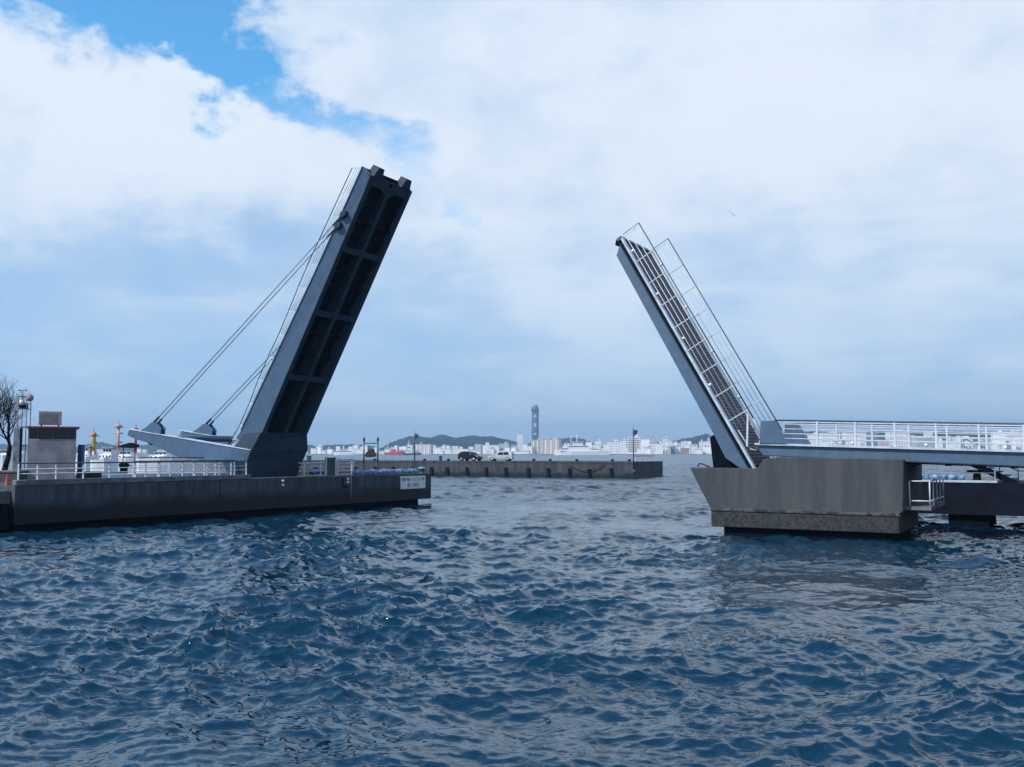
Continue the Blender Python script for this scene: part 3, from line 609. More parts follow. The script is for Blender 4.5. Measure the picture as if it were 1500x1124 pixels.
# ================================================================== RIGHT PIER
def right_pier():
    q0 = -.35; q1 = 5.2
    root = thing('bridge_pier', W(31, 2, 0), 'massive brown grey concrete bridge pier in the water with slanted bow end', 'pier')
    tl = bp(1010.5, 685.5, q0); step = bp(1109, 687, q0); up1 = bp(1118, 673, q0); up2 = bp(1140, 669.5, q0); rt_ = bp(1324, 680, q0)
    ll = bp(1041, 746, q0); lr = bp(1317, 754, q0)
    zl = (ll[1] + lr[1]) / 2
    MB().prism([W(tl[0], q0, tl[1]), W(step[0], q0, tl[1]), W(up1[0], q0, up1[1]), W(up2[0], q0, up2[1]), W(rt_[0], q0, up2[1] - .08), W(lr[0] + .15, q0, zl + .12), W(lr[0], q0, zl), W(ll[0], q0, zl)], _w * (q1 - q0)).build('pier_body', M['pier'], root, .03)
    MB().hexa([W(ll[0] - .03, q0 - .05, zl - .09), W(lr[0] + .05, q0 - .05, zl - .09), W(lr[0] + .05, q1, zl - .09), W(ll[0] - .03, q1, zl - .09),
               W(ll[0] + .02, q0 - .05, zl + .05), W(lr[0], q0 - .05, zl + .05), W(lr[0], q1, zl + .05), W(ll[0] + .02, q1, zl + .05)]).build('ledge', M['pale_stain'], root, .03)
    MB().hexa([W(ll[0] + .02, q0 - .02, .33), W(lr[0], q0 - .02, .33), W(lr[0], q1 + .02, .33), W(ll[0] + .02, q1 + .02, .33),
               W(ll[0] + .02, q0 - .02, zl - .095), W(lr[0], q0 - .02, zl - .095), W(lr[0], q1 + .02, zl - .095), W(ll[0] + .02, q1 + .02, zl - .095)]).build('pier_base', M['pier_base'], root, .03)
    MB().hexa([W(ll[0] + .5, q0 + .25, -3), W(lr[0] - .3, q0 + .25, -3), W(lr[0] - .3, q1 - .3, -3), W(ll[0] + .5, q1 - .3, -3), W(ll[0] + .5, q0 + .25, .34), W(lr[0] - .3, q0 + .25, .34), W(lr[0] - .3, q1 - .3, .34), W(ll[0] + .5, q1 - .3, .34)]).build('pier_footing', M['black'], root)  # black colour stands in for the shadow gap below the base
    # bent mooring bar on the bow
    b = [bp(1022, 684, .5), bp(1024, 679, .5), bp(1028, 679.5, .5), bp(1039, 684, .5)]
    o = MB().path([W(s_, .5, z_) for s_, z_ in b], .035, 8).build('mooring_bar', M['dark_rail']); tag(o, 'bent dark steel bar on the bow end of the right pier', 'mooring bar')
    # small service platform with its own rail
    pr = thing('service_platform', W(lr[0] + .6, .3, 1.3), 'small concrete ledge platform with white rail on the right end of the pier', 'platform')
    pa, pb = bp(1332, 742, .2), bp(1364, 742, .2)
    sA, sB, zp = pa[0], pb[0] , pa[1]
    MB().hexa([W(sA - .3, .2, zp - .14), W(sB, .2, zp - .14), W(sB, 5.1, zp - .14), W(sA - .3, 5.1, zp - .14), W(sA - .3, .2, zp), W(sB, .2, zp), W(sB, 5.1, zp), W(sA - .3, 5.1, zp)]).build('platform_slab', M['cap'], pr)
    hh = 1.0
    corners = [W(sA + .02, .25, zp), W(sB - .04, .25, zp), W(sB - .04, 5.0, zp)]
    for k in (.22, 1.0):
        MB().path([c + Vector((0, 0, hh * k)) for c in corners], .028).build('rail', M['white_rail'], pr)
    for p in [corners[0], corners[1], W(sB - .04, 1.4, zp), W(sB - .04, 2.6, zp), W(sB - .04, 3.8, zp), corners[2]]:
        MB().tube(p, p + Vector((0, 0, hh)), .028).build('post', M['white_rail'], pr)
right_pier()

# ================================================================== RIGHT REAR QUAY
def rear_quay():
    q0 = 9.0; q1 = 14.5; s0 = 33.0; s1 = 62
    root = thing('piled_wharf', W(44, q0, 0), 'dark wharf deck on piles in the shade behind the approach span', 'wharf')
    MB().hexa([W(s0, q0, .62), W(s1, q0, .62), W(s1, q1, .62), W(s0, q1, .62), W(s0, q0, 2.12), W(s1, q0, 2.12), W(s1, q1, 2.12), W(s0, q1, 2.12)]).build('wharf_deck', M['steel_dark'], root)  # near-black colour paints in the shade lying on the wharf
    MB().hexa([W(s0, q0 - .04, 2.124), W(38.4, q0 - .04, 2.124), W(38.4, q0 + .5, 2.124), W(s0, q0 + .5, 2.124), W(s0, q0 - .04, 2.22), W(38.4, q0 - .04, 2.22), W(38.4, q0 + .5, 2.22), W(s0, q0 + .5, 2.22)]).build('edge_kerb', M['kerb'], root)
    for s_ in (31.9, 36.25, 41.3, 46.5, 52, 57):
        for q_ in (q0 + .3, q1 - 1.0):
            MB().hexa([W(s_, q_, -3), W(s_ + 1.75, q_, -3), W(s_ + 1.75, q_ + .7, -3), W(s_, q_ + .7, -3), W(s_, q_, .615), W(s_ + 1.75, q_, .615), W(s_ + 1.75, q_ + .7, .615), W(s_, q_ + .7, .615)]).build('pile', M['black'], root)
    railing('dark_railing', [W(34.6, q0 + .3, 2.2), W(38.3, q0 + .3, 2.2)], 1.05, (.35, .68), 'thin dark railing on the wharf edge under the approach span', M['grey_metal'], spacing=1.25, rr=.02, top_mat=M['grey_metal'])
    o = thing('metal_staircase', W(38, q0 + 1.2, 2.2), 'dark metal staircase with side rail coming down onto the wharf', 'staircase')
    sA, zA = 36.9, 3.32; sB, zB = 39.2, 2.15
    for q_ in (q0 + .7, q0 + 1.9):
        MB().prism([W(sA, q_, zA), W(sB, q_, zB), W(sB, q_, zB - .02), W(sB - .5, q_, zB - .02), W(sA - .4, q_, zA - .05)], _w * .05).build('stringer', M['black'], o)
    for k in range(7):
        f = (k + .5) / 7; s_ = sA + (sB - sA) * f; z_ = zA + (zB - zA) * f + .03
        MB().hexa([W(s_ - .19, q0 + .76, z_), W(s_ + .19, q0 + .76, z_), W(s_ + .19, q0 + 1.89, z_), W(s_ - .19, q0 + 1.89, z_), W(s_ - .19, q0 + .76, z_ + .05), W(s_ + .19, q0 + .76, z_ + .05), W(s_ + .19, q0 + 1.89, z_ + .05), W(s_ - .19, q0 + 1.89, z_ + .05)]).build('tread', M['steel_dark'], o)
    for k in (.5, .9):
        MB().path([W(sA, q0 + 1.92, zA + k), W(sB, q0 + 1.92, zB + k), W(sB + .5, q0 + 1.92, zB + k)], .025).build('handrail', M['dark_rail'], o)
    for f in (0, .33, .66, 1):
        MB().tube(W(sA + (sB - sA) * f, q0 + 1.92, zA + (zB - zA) * f), W(sA + (sB - sA) * f, q0 + 1.92, zA + (zB - zA) * f + .9), .025).build('post', M['dark_rail'], o)
    p = W(37.5, q0 + .9, 2.2) 
    c = thing('cleat_stand', (p.x, p.y, 2.13), 'dark double horned mooring cleat near the foot of the staircase', 'cleat')
    MB().lathe((p.x, p.y, 2.13), [(.3, 0), (.18, .12), (.16, .4), (.24, .46), (.2, .52)]).build('cleat_body', M['black'], c)
    MB().bar(p + Vector((-.45, 0, .44)), p + Vector((.45, 0, .44)), .14, .12).build('horn', M['black'], c)
    pts = [W(s_, q0 + 3.2 + .08 * math.sin(s_ * 4), 2.26) for s_ in [34.0 + .4 * k for k in range(8)]]
    o = MB().path(pts, .17, 8).build('rolled_tarpaulin', M['tarp']); tag(o, 'low blue rolled tarpaulin lying on the shaded wharf', 'tarpaulin')
rear_quay()

# ================================================================== LEFT QUAY
A_ = Vector((-21.7, 42.2, 0)); B_ = Vector((-5.65, 67.0, 0)); fq = (B_ - A_).normalized(); gq = Vector((-fq.y, fq.x, 0)); ZQ = 2.06; ZC = 2.32
def qf(px, off=0.0):                     # point of the line parallel to the quay edge, off metres inland, in column px
    k = (px - 750) / F; P0 = A_ + gq * off                     # ignoring the slight tilt, X = k * depth
    def X_at(Y):                                                # depth along view for a point at eye height
        return k * (Y * cT)
    s_ = (k * P0.y * cT - P0.x) / (fq.x - k * fq.y * cT); return P0 + fq * s_
def left_quay():
    root = thing('stone_quay', (A_ + fq * 15), 'long dark weathered concrete quay wall under the tall left leaf', 'quay')
    E0 = qf(24); E1 = B_
    pl_ = [E0, E1, E1 + gq * 5.5, A_ + fq * 19 + gq * 5.5, A_ + fq * 13 + gq * 22, A_ - fq * 6 + gq * 26, A_ - fq * 16 + gq * 8, E0 + gq * 3.2 - fq * 6, E0 + gq * 3.2]
    MB().prism([(p.x, p.y, -.02 + .38) for p in pl_], (0, 0, ZQ - .36)).build('quay_wall', M['quay'], root)
    ins = [E0 + gq * .5 + fq * .3, E1 + gq * .5 - fq * .8, E1 + gq * 5.0 - fq * .8, A_ + fq * 18.4 + gq * 5.0, A_ + fq * 12.6 + gq * 21, A_ - fq * 6 + gq * 25, A_ - fq * 15 + gq * 8.5, E0 + gq * 3.7 - fq * 5.5, E0 + gq * 3.7]
    MB().prism([(p.x, p.y, -3) for p in ins], (0, 0, 3.37)).build('quay_footing', M['black'], root)
    p0 = E0 + fq * .02; p1 = qf(368)
    MB().hexa([tuple(p0 - gq * .05) [:2] + (ZQ + .003,), tuple(p1 - gq * .05)[:2] + (ZQ + .003,), tuple(p1 + gq * .3)[:2] + (ZQ + .003,), tuple(p0 + gq * .3)[:2] + (ZQ + .003,),
               tuple(p0 - gq * .05)[:2] + (ZC,), tuple(p1 - gq * .05)[:2] + (ZC,), tuple(p1 + gq * .3)[:2] + (ZC,), tuple(p0 + gq * .3)[:2] + (ZC,)]).build('edge_curb', M['cap'], root, .03)
    p0 = qf(369); p1 = E1 - fq * .1
    MB().hexa([tuple(p0 + gq * .0)[:2] + (ZQ + .003,), tuple(p1)[:2] + (ZQ + .003,), tuple(p1 + gq * .5)[:2] + (ZQ + .003,), tuple(p0 + gq * .5)[:2] + (ZQ + .003,),
               tuple(p0)[:2] + (ZQ + .06,), tuple(p1)[:2] + (ZQ + .06,), tuple(p1 + gq * .5)[:2] + (ZQ + .06,), tuple(p0 + gq * .5)[:2] + (ZQ + .06,)]).build('edge_lip', M['cap'], root)
    # low landing left of the wall where the cone stands
    l0 = E0 - fq * .03
    lr_ = thing('boat_landing', l0, 'lower dark landing step at the left end of the quay', 'landing')
    pp = [l0 + gq * .3, l0 - fq * 6 + gq * .3, l0 - fq * 6 + gq * 3.1, l0 + gq * 3.1]
    MB().prism([(p.x, p.y, 1.30) for p in pp], (0, 0, .55)).build('landing_slab', M['cap'], lr_)
    MB().prism([(p.x, p.y, -2) for p in [l0 + gq * 1.0, l0 - fq * 6 + gq * 1.0, l0 - fq * 6 + gq * 3.1, l0 + gq * 3.1]], (0, 0, 3.29)).build('landing_base', M['black'], lr_)
    for d in (.15, .95, 1.75, 2.6):
        c = l0 - fq * d + gq * .42
        MB().bar((c.x, c.y, .2), (c.x, c.y, 1.295), .28, .2, up=Vector((0, 1, 0))).build('landing_pile', M['steel_dark'], lr_)
    return E0
E0 = left_quay()
# white railing on the curb
px_posts = (28, 56, 83, 123, 161, 199, 234, 268, 284, 300, 316, 339, 361)
pp = [qf(x, .12) + Vector((0, 0, ZC)) for x in px_posts]
railing('quay_railing', [pp[0], pp[-1]], .70, (.38, .68), 'long white railing with dark handrail along the curb of the left quay', posts=pp, rp=.032, rr=.02)
pp2 = [qf(x, 3.0) + Vector((0, 0, ZQ)) for x in (196, 214, 232, 250, 268, 286, 304, 322, 344)]
railing('quay_railing', [pp2[0], pp2[-1]], .98, (.15, .4, .62, .82), 'white four bar railing of the ramp behind the curb railing', posts=pp2, rp=.035, rr=.022)
rp_ = [qf(150, 4.2), qf(350, 3.4), qf(350, 5.5), qf(150, 7.5)]
o = MB().prism([(p.x, p.y, ZQ + .003) for p in rp_], (0, 0, .32)).build('ramp', M['kerb']); tag(o, 'pale concrete ramp leading up to the left leaf', 'ramp')
# railing, gate column and gate right of the leaf
def qpt(px, off, z=None): p = qf(px, off); p.z = ZQ if z is None else z; return p
railing('gate_railing', [qpt(438, 1.4), qpt(476, 1.4)], .80, (.1, .42, .75), 'short white railing just right of the heel of the tall left leaf', posts=[qpt(446, 1.4), qpt(470, 1.4)], rp=.035, rr=.022, top_mat=M['white_rail'])
o = thing('gate_column', qpt(484, 1.4), 'dark green gate board between pale posts on the left quay', 'gate column')
q_ = [qpt(479, 1.4), qpt(490, 1.4)]
MB().bar(q_[0].lerp(q_[1], .5) + Vector((0, 0, .02)), q_[0].lerp(q_[1], .5) + Vector((0, 0, 1.16)), (q_[1] - q_[0]).length, .1, up=gq).build('panel', M['green_box'], o)
for x in (477.6, 491.5): p = qpt(x, 1.38); MB().bar(p, p + Vector((0, 0, 1.2)), .10, .10, up=gq).build('post', M['kerb'], o)
railing('gate_railing', [qpt(495, 1.4), qpt(518, 1.4)], 1.02, (.08, .3, .55, .78, .95), 'white four bar gate panel beside the dark green board', posts=[qpt(495, 1.4), qpt(515.5, 1.4), qpt(518, 1.4)], rp=.045, rr=.025, top_mat=M['white_rail'])
# downpipe and small fittings on the wall
p = qf(514.5, -.05)
o = MB().tube((p.x, p.y, .65), (p.x, p.y, ZQ + .05), .035).build('downpipe', M['grey_metal']); tag(o, 'thin pale pipe running down the quay wall below the white gate', 'pipe')
for px, z in ((415, 1.95), (415, 1.72), (510, 1.95), (510, 1.74)):
    p = qf(px, -.06); o = MB().tube(p + Vector((0, 0, z - .05)) + gq * .08, p + Vector((0, 0, z - .05)) - gq * .05, .075, n=12).build('wall_fitting', M['lamp_white'])
    tag(o, {(415, 1.95): 'upper round white fitting on the quay wall under the tall leaf', (415, 1.72): 'lower round white fitting on the quay wall under the tall leaf', (510, 1.95): 'upper round white fitting on the wall beside the thin pipe', (510, 1.74): 'lower round white fitting on the wall beside the thin pipe'}[(px, z)], 'wall fitting')
p = qf(503, -.04)
o = MB().path([p + Vector((0, 0, 1.98)), p + Vector((0, 0, 1.5)), p + fq * .5 + Vector((0, 0, 1.38))], .05).build('wall_hose', M['rubber']); tag(o, 'short black hose bent down the quay wall', 'hose')
# tarp roll
pts = []
for k in range(26):
    f = k / 25; p = qf(520 + 88 * f, .55 + .05 * math.sin(k * 2.3)); pts.append(p + Vector((0, 0, ZQ + .20 + .02 * math.sin(k * 1.7))))
m = MB()
for k in range(25): m.tube(pts[k], pts[k + 1], .17 + .03 * math.sin(k * 1.1), .17 + .03 * math.sin((k + 1) * 1.1), 10)
o = m.build('rolled_tarpaulin', M['tarp']); tag(o, 'long faded blue tarpaulin roll along the edge of the left quay end', 'tarpaulin')
p = qf(618, .9)
o = thing('mooring_bollard', (p.x, p.y, ZQ), 'dark bollard with blue cover at the tip of the left quay', 'bollard')
MB().lathe((p.x, p.y, ZQ), [(.22, 0), (.17, .06), (.16, .26), (.23, .32)]).build('bollard_post', M['dark_hull'], o)
MB().lathe((p.x, p.y, ZQ), [(.26, .323), (.27, .38), (.2, .46), (.05, .48)]).build('bollard_cap', M['tarp'], o)
# small yellow and blue gear behind the railing
p = qpt(444, 2.6); o = MB().box(p.x - .35, p.x + .35, p.y - .25, p.y + .25, ZQ + .06, ZQ + .36).build('gear_box', M['yellow'], None, .03); tag(o, 'low yellow box on the quay behind the short white railing', 'box')
p = qpt(460, 2.6); m = MB(); m.path([p + Vector((-.9, -.3, .2)), p + Vector((-.3, .1, .28)), p + Vector((.3, 0, .22)), p + Vector((.75, .3, .26))], .2, 8)
o = m.build('rolled_tarpaulin', M['tarp']); tag(o, 'short blue tarpaulin heap behind the short white railing', 'tarpaulin')

# green sign frame with torn board
def sign_frame():
    pl_ = atz(532.7, ZQ, 66.0); pr = atz(553, ZQ, 66.0)
    o = thing('board_frame', ((pl_ + pr) / 2), 'teal post frame with rusty feet holding a broken dark board', 'sign frame')
    for p in (pl_, pr):
        MB().tube(p + Vector((0, 0, .75)), p + Vector((0, 0, 2.28)), .055, n=8).build('post', M['green_paint'], o)
        MB().tube(p, p + Vector((0, 0, .75)), .062, n=8).build('post_foot', M['rust'], o)
        MB().lathe(p + Vector((0, 0, 2.28)), [(.075, 0), (.085, .1), (.06, .22), (.02, .28)], 8).build('post_cap', M['dark_rail'], o)
    z = 2.12
    MB().tube(pl_ + Vector((0, 0, z)), pr + Vector((0, 0, z)), .035).build('cross_bar', M['green_paint'], o)
    MB().tube(pl_ + Vector((0, 0, .98)), pr + Vector((0, 0, .98)), .02).build('cross_bar', M['green_paint'], o)
    wd = (pr - pl_).length; u = (pr - pl_).normalized()
    out = [(.10, 1.18), (.07, 1.34), (.18, 1.5), (.3, 1.58), (.33, 1.82), (.38, 1.84), (.43, 1.66), (.6, 1.72), (.74, 1.76), (.79, 1.5), (.92, 1.42), (.88, 1.2), (.6, 1.16), (.3, 1.14)]
    MB().prism([pl_ + u * wd * a + Vector((0, -.02, b)) for a, b in out], (0, .04, 0)).build('torn_board', M['board'], o)
    MB().tube(pl_ + u * wd * .35 + Vector((0, .0, 1.8)), pl_ + u * wd * .35 + Vector((0, 0, 2.1)), .01).build('hanger', M['dark_rail'], o)
    MB().tube(pl_ + u * wd * .72 + Vector((0, .0, 1.74)), pl_ + u * wd * .72 + Vector((0, 0, 2.1)), .01).build('hanger', M['dark_rail'], o)
sign_frame()

# warning sign on the wall
def sign():
    l = qf(587.5, -.09); r_ = qf(623.5, -.09); wd = (r_ - l).length; zt_, zb_ = 1.95, 1.10
    o = thing('wall_sign', (l + r_) / 2 + Vector((0, 0, zb_)), 'white notice board with black and red Japanese lettering on the quay wall end', 'sign')
    MB().hexa([l + Vector((0, 0, zb_)), r_ + Vector((0, 0, zb_)), r_ + gq * .05 + Vector((0, 0, zb_)), l + gq * .05 + Vector((0, 0, zb_)), l + Vector((0, 0, zt_)), r_ + Vector((0, 0, zt_)), r_ + gq * .05 + Vector((0, 0, zt_)), l + gq * .05 + Vector((0, 0, zt_))]).build('sign_panel', M['sign_white'], o)
    def line(txt, wtarget, h_, cz, m_, x0=.5):
        cu = bpy.data.curves.new('lettering', 'FONT'); cu.body = txt; cu.size = 1; cu.align_x = 'CENTER'; cu.align_y = 'CENTER'; cu.offset = .012
        t_ = bpy.data.objects.new('lettering', cu); COL.objects.link(t_)
        bpy.context.view_layer.update(); dg = bpy.context.evaluated_depsgraph_get()
        me = bpy.data.meshes.new_from_object(t_.evaluated_get(dg)); bpy.data.objects.remove(t_)
        if not len(me.vertices): return
        xs = [v.co.x for v in me.vertices]; ys = [v.co.y for v in me.vertices]
        sx = wtarget / (max(xs) - min(xs)); sy = h_ / (max(ys) - min(ys)); cx_ = (max(xs) + min(xs)) / 2; cy_ = (max(ys) + min(ys)) / 2
        base = l.lerp(r_, x0) - gq * .006 + Vector((0, 0, cz)); 
        for v in me.vertices: v.co = base + fq * ((v.co.x - cx_) * sx) + Vector((0, 0, (v.co.y - cy_) * sy)) - o.location
        me.materials.append(m_); t2 = bpy.data.objects.new('lettering', me); COL.objects.link(t2); t2.parent = o
    line('無許可船・水上バイク等', wd * .90, .24, 1.73, M['sign_black'])
    line('進', wd * .11, .27, 1.36, M['sign_red'], .315)
    line('入禁止', wd * .36, .27, 1.36, M['sign_black'], .585)
sign()

# ------------------------------------------------------------------ hut and neighbours
def hut():
    Y = 50.0; c0 = atz(38.5, ZQ, Y); c1 = atz(110, ZQ, Y); zw = at(70, 643.5, Y).z; zr = at(70, 627.5, Y).z
    o = thing('control_hut', (c0 + c1) / 2, 'small grey concrete control hut with dark windows and thin red roof', 'hut')
    o_hut = o; x0, x1 = c0.x, c1.x; D = 2.8
    MB().box(x0, x1, Y, Y + D, ZQ, zw).build('wall', M['hut'], o, .02)
    MB().box(x0 + .12, x1 - .12, Y + .12, Y + D - .12, zw, zr).build('window_room', M['black'], o)
    MB().box(x0 - .05, x1 + .16, Y - .15, Y + D + .15, zr, zr + .09).build('roof', M['red_roof'], o)
    wx = [x0 + .06, at(56, 635, Y).x, at(78.5, 635, Y).x, at(99.5, 635, Y).x, x1 - .03]
    for x in wx: MB().box(x - .035, x + .035, Y + .02, Y + .11, zw + .001, zr - .001).build('window_post', M['brown_metal'], o)
    for a, b in zip(wx[:-1], wx[1:]):
        MB().box(a + .037, b - .037, Y + .06, Y + .075, zw + .001, zr - .001).build('window', M['glass'], o)
    # air conditioner on the roof
    a0 = at(57, 600, Y).x; a1 = at(91, 600, Y).x; za = zr + .09; zt_ = at(70, 602.5, Y).z
    ac = thing('rooftop_air_conditioner', ((a0 + a1) / 2, Y + .5, za), 'beige box air conditioner standing on the red roof of the hut', 'air conditioner')
    MB().box(a0, a1, Y + .2, Y + .8, za + .10, zt_).build('housing', M['ac'], ac, .02)
    for x in (a0 + .12, a1 - .2): MB().box(x, x + .08, Y + .22, Y + .78, za + .001, za + .099).build('foot', M['brown_metal'], ac)
    nl = 14
    for k in range(nl):
        z = za + .16 + (zt_ - za - .24) * k / nl; MB().box(a0 + .05, a1 - .28, Y + .175, Y + .197, z, z + .022).build('grille_slat', M['grey_metal'], ac)
    # grey cabinet left of the hut
    g0 = at(25.5, 660, Y + .4).x; g1 = at(38, 660, Y + .4).x; zt_ = at(30, 628, Y).z
    cb = thing('tall_cabinet', ((g0 + g1) / 2, Y + .7, ZQ), 'tall narrow grey cabinet against the left side of the hut', 'cabinet')
    MB().box(g0, g1 - .13, Y + .3, Y + 1.1, ZQ, zt_).build('cabinet_body', M['grey_metal'], cb, .01)
    MB().box(g1 - .127, g1 - .01, Y + .3, Y + 1.1, ZQ, zt_ + .03).build('cabinet_side', M['steel_dark'], cb)
    MB().box(g0 + .05, g0 + .09, Y + .27, Y + .298, ZQ + 1.0, ZQ + 1.25).build('handle', M['dark_rail'], cb)
    # loudspeaker mast
    Ym = 52.5; m0 = at(26.5, 600, Ym).x; m1 = at(39, 600, Ym).x; ztm = at(30, 581, Ym).z; zmid = at(30, 599, Ym).z; zm2 = at(30, 591.5, Ym).z
    ms = thing('loudspeaker_mast', ((m0 + m1) / 2, Ym, ZQ), 'thin dark lattice mast with horn loudspeaker rising behind the hut', 'mast')
    for x in (m0, m1):
        for y in (Ym, Ym + .45): MB().tube((x, y, ZQ), (x, y, ztm), .022, n=6).build('upright', M['dark_rail'], ms)
    for z in (ztm, zm2, zmid, zmid - 1.0, zmid - 2.0):
        MB().path([(m0, Ym, z), (m1, Ym, z), (m1, Ym + .45, z), (m0, Ym + .45, z), (m0, Ym, z)], .025).build('brace', M['dark_rail'], ms)
    c = at(43, 583.5, Ym)
    m = MB(); d = Vector((.6, -.75, .1)).normalized(); m.tube(c - d * .35, c - d * .1, .05, .09, 12); m.tube(c - d * .1, c + d * .12, .09, .2, 14); m.build('horn_speaker', M['ac'], ms)
    c = at(32, 590, Ym); m = MB(); m.tube(c + Vector((0, 0, -.12)), c + Vector((0, 0, .14)), .11, .13, 12); m.build('lamp', M['lamp_white'], ms)
    c = at(32, 596, Ym); MB().box(c.x - .2, c.x + .16, Ym + .1, Ym + .4, c.z - .1, c.z + .12).build('junction_box', M['steel_dark'], ms)
    t_ = at(31, 572, Ym); MB().tube((t_.x, Ym + .2, ztm), (t_.x, Ym + .2, t_.z), .012, n=5).build('vane_rod', M['dark_rail'], ms)
    m = MB(); m.tube((t_.x - .2, Ym + .2, t_.z), (t_.x + .2, Ym + .2, t_.z + .02), .015, n=5)
    for sx in (-.2, .2): m.lathe((t_.x + sx, Ym + .2, t_.z - .04), [(.01, 0), (.05, .03), (.05, .07), (.01, .1)], 8)
    m.build('wind_cups', M['dark_rail'], ms)
    # blue panel right of the hut
    b0 = at(113, 660, Y + 1); b1 = at(121, 660, Y + 1); zt_ = at(115, 651.5, Y + 1).z
    o = thing('blue_panel', ((b0.x + b1.x) / 2, Y + 1, ZQ), 'upright dark blue panel beside the right wall of the hut', 'panel')
    MB().box(b0.x + .02, b1.x, Y + 1, Y + 1.3, ZQ + .15, zt_).build('panel_body', M['blue'], o, .02)
    MB().box(b0.x + .06, b1.x - .04, Y + 1.05, Y + 1.25, ZQ, ZQ + .15).build('plinth', M['cap'], o)
    th = math.atan2(74 - 750, F) * -1; piv = Vector(((c0.x + c1.x) / 2, Y, ZQ)); k = math.cos(th)
    for t_o in (o_hut, ac, cb):
        d = t_o.location - piv; d.x *= k
        t_o.location = piv + Matrix.Rotation(th, 3, 'Z') @ d; t_o.rotation_euler.z = th; t_o.scale.x = k
    # planter bench
    w0 = atz(-60, ZQ, 48.5).x; w1 = atz(25.5, ZQ, 48.5).x
    o = thing('planter_wall', ((w0 + w1) / 2, 48.5, ZQ), 'low dark grey planter wall under the bare tree', 'planter')
    MB().box(w0, w1, 48.5, 49.5, ZQ, ZQ + .46).build('planter_side', M['pier'], o, .02); MB().box(w0 - .03, w1 + .03, 48.45, 49.55, ZQ + .463, ZQ + .56).build('coping', M['cap'], o, .01)
    # low wall right of the hut
    w0 = atz(111, ZQ, 53.5).x; w1 = atz(178, ZQ, 53.5).x
    o = MB().box(w0, w1, 53.5, 53.9, ZQ, ZQ + .42).build('low_wall', M['pier'], None, .02); tag(o, 'low dark concrete wall behind the railing right of the hut', 'wall')
    p = atz(181, ZQ, 54); o = thing('mooring_bollard', (p.x, p.y, ZQ), 'thick black bollard behind the curb railing below the boats', 'bollard')
    MB().lathe((p.x, p.y, ZQ), [(.26, 0), (.22, .1), (.2, .62), (.28, .72), (.27, .85), (.1, .92)]).build('bollard_body', M['black'], o)
    # cone
    p = atz(10, 1.85, 43.0); o = thing('traffic_cone', (p.x, p.y, 1.853), 'red traffic cone on the low landing at the left edge', 'traffic cone')
    MB().lathe(p + Vector((0, 0, .003)), [(.15, .03), (.13, .06), (.035, .66), (.03, .68)], 14).build('cone_body', M['cone'], o)
    MB().box(p.x - .2, p.x + .2, p.y - .2, p.y + .2, 1.853, 1.883).build('base', M['cone'], o)
    p = atz(19, 1.86, 44); o = MB().box(p.x - .2, p.x + .2, p.y - .15, p.y + .15, 1.853, 2.14).build('crate', M['rust'], None, .02); tag(o, 'small rusty red crate right behind the traffic cone', 'crate')
hut()

# ------------------------------------------------------------------ bare tree
def bare_tree(label, base, hgt, seed):
    rnd = random.Random(seed); o = thing('bare_tree', base, label, 'tree')
    tr = MB(); br = MB()
    def grow(p, d, r, l, lev):
        nseg = 3; q = p
        for k in range(nseg):
            d = (d + Vector((rnd.uniform(-.16, .16), rnd.uniform(-.16, .16), rnd.uniform(-.02, .12)))).normalized()
            q2 = q + d * l / nseg; r2 = r * .86
            (tr if lev == 0 else br).tube(q, q2, r, r2, 6 if lev < 3 else 3); q = q2; r = r2
            if lev > 0 and lev < 5 and k < 2: side(q, d, r, l, lev)
        if lev < 5:
            for _ in range(3 if lev < 2 else 2): side(q, d, r, l, lev, .55)
    def side(q, d, r, l, lev, sp=.95):
        ax = d.orthogonal().normalized(); ax.rotate(Matrix.Rotation(rnd.uniform(0, 6.28), 3, d))
        nd = (d + ax * rnd.uniform(sp * .6, sp * 1.2) + Vector((0, 0, .15))).normalized()
        grow(q, nd, r * rnd.uniform(.55, .75), l * rnd.uniform(.60, .8), lev + 1)
    grow(Vector(base), Vector((0.05, 0, 1)), hgt * .027, hgt * .27, 0)
    tr.build('trunk', M['bark'], o); br.build('branches', M['bark'], o)
b = atz(5, ZQ, 55); bare_tree('leafless dark tree behind the planter at the left edge', (b.x, b.y, ZQ + .0), 7.0, 5)
b = atz(-42, ZQ, 57); bare_tree('leafless dark tree mostly out of frame at the left edge, upper twigs showing', (b.x, b.y, ZQ + .0), 9.0, 9)

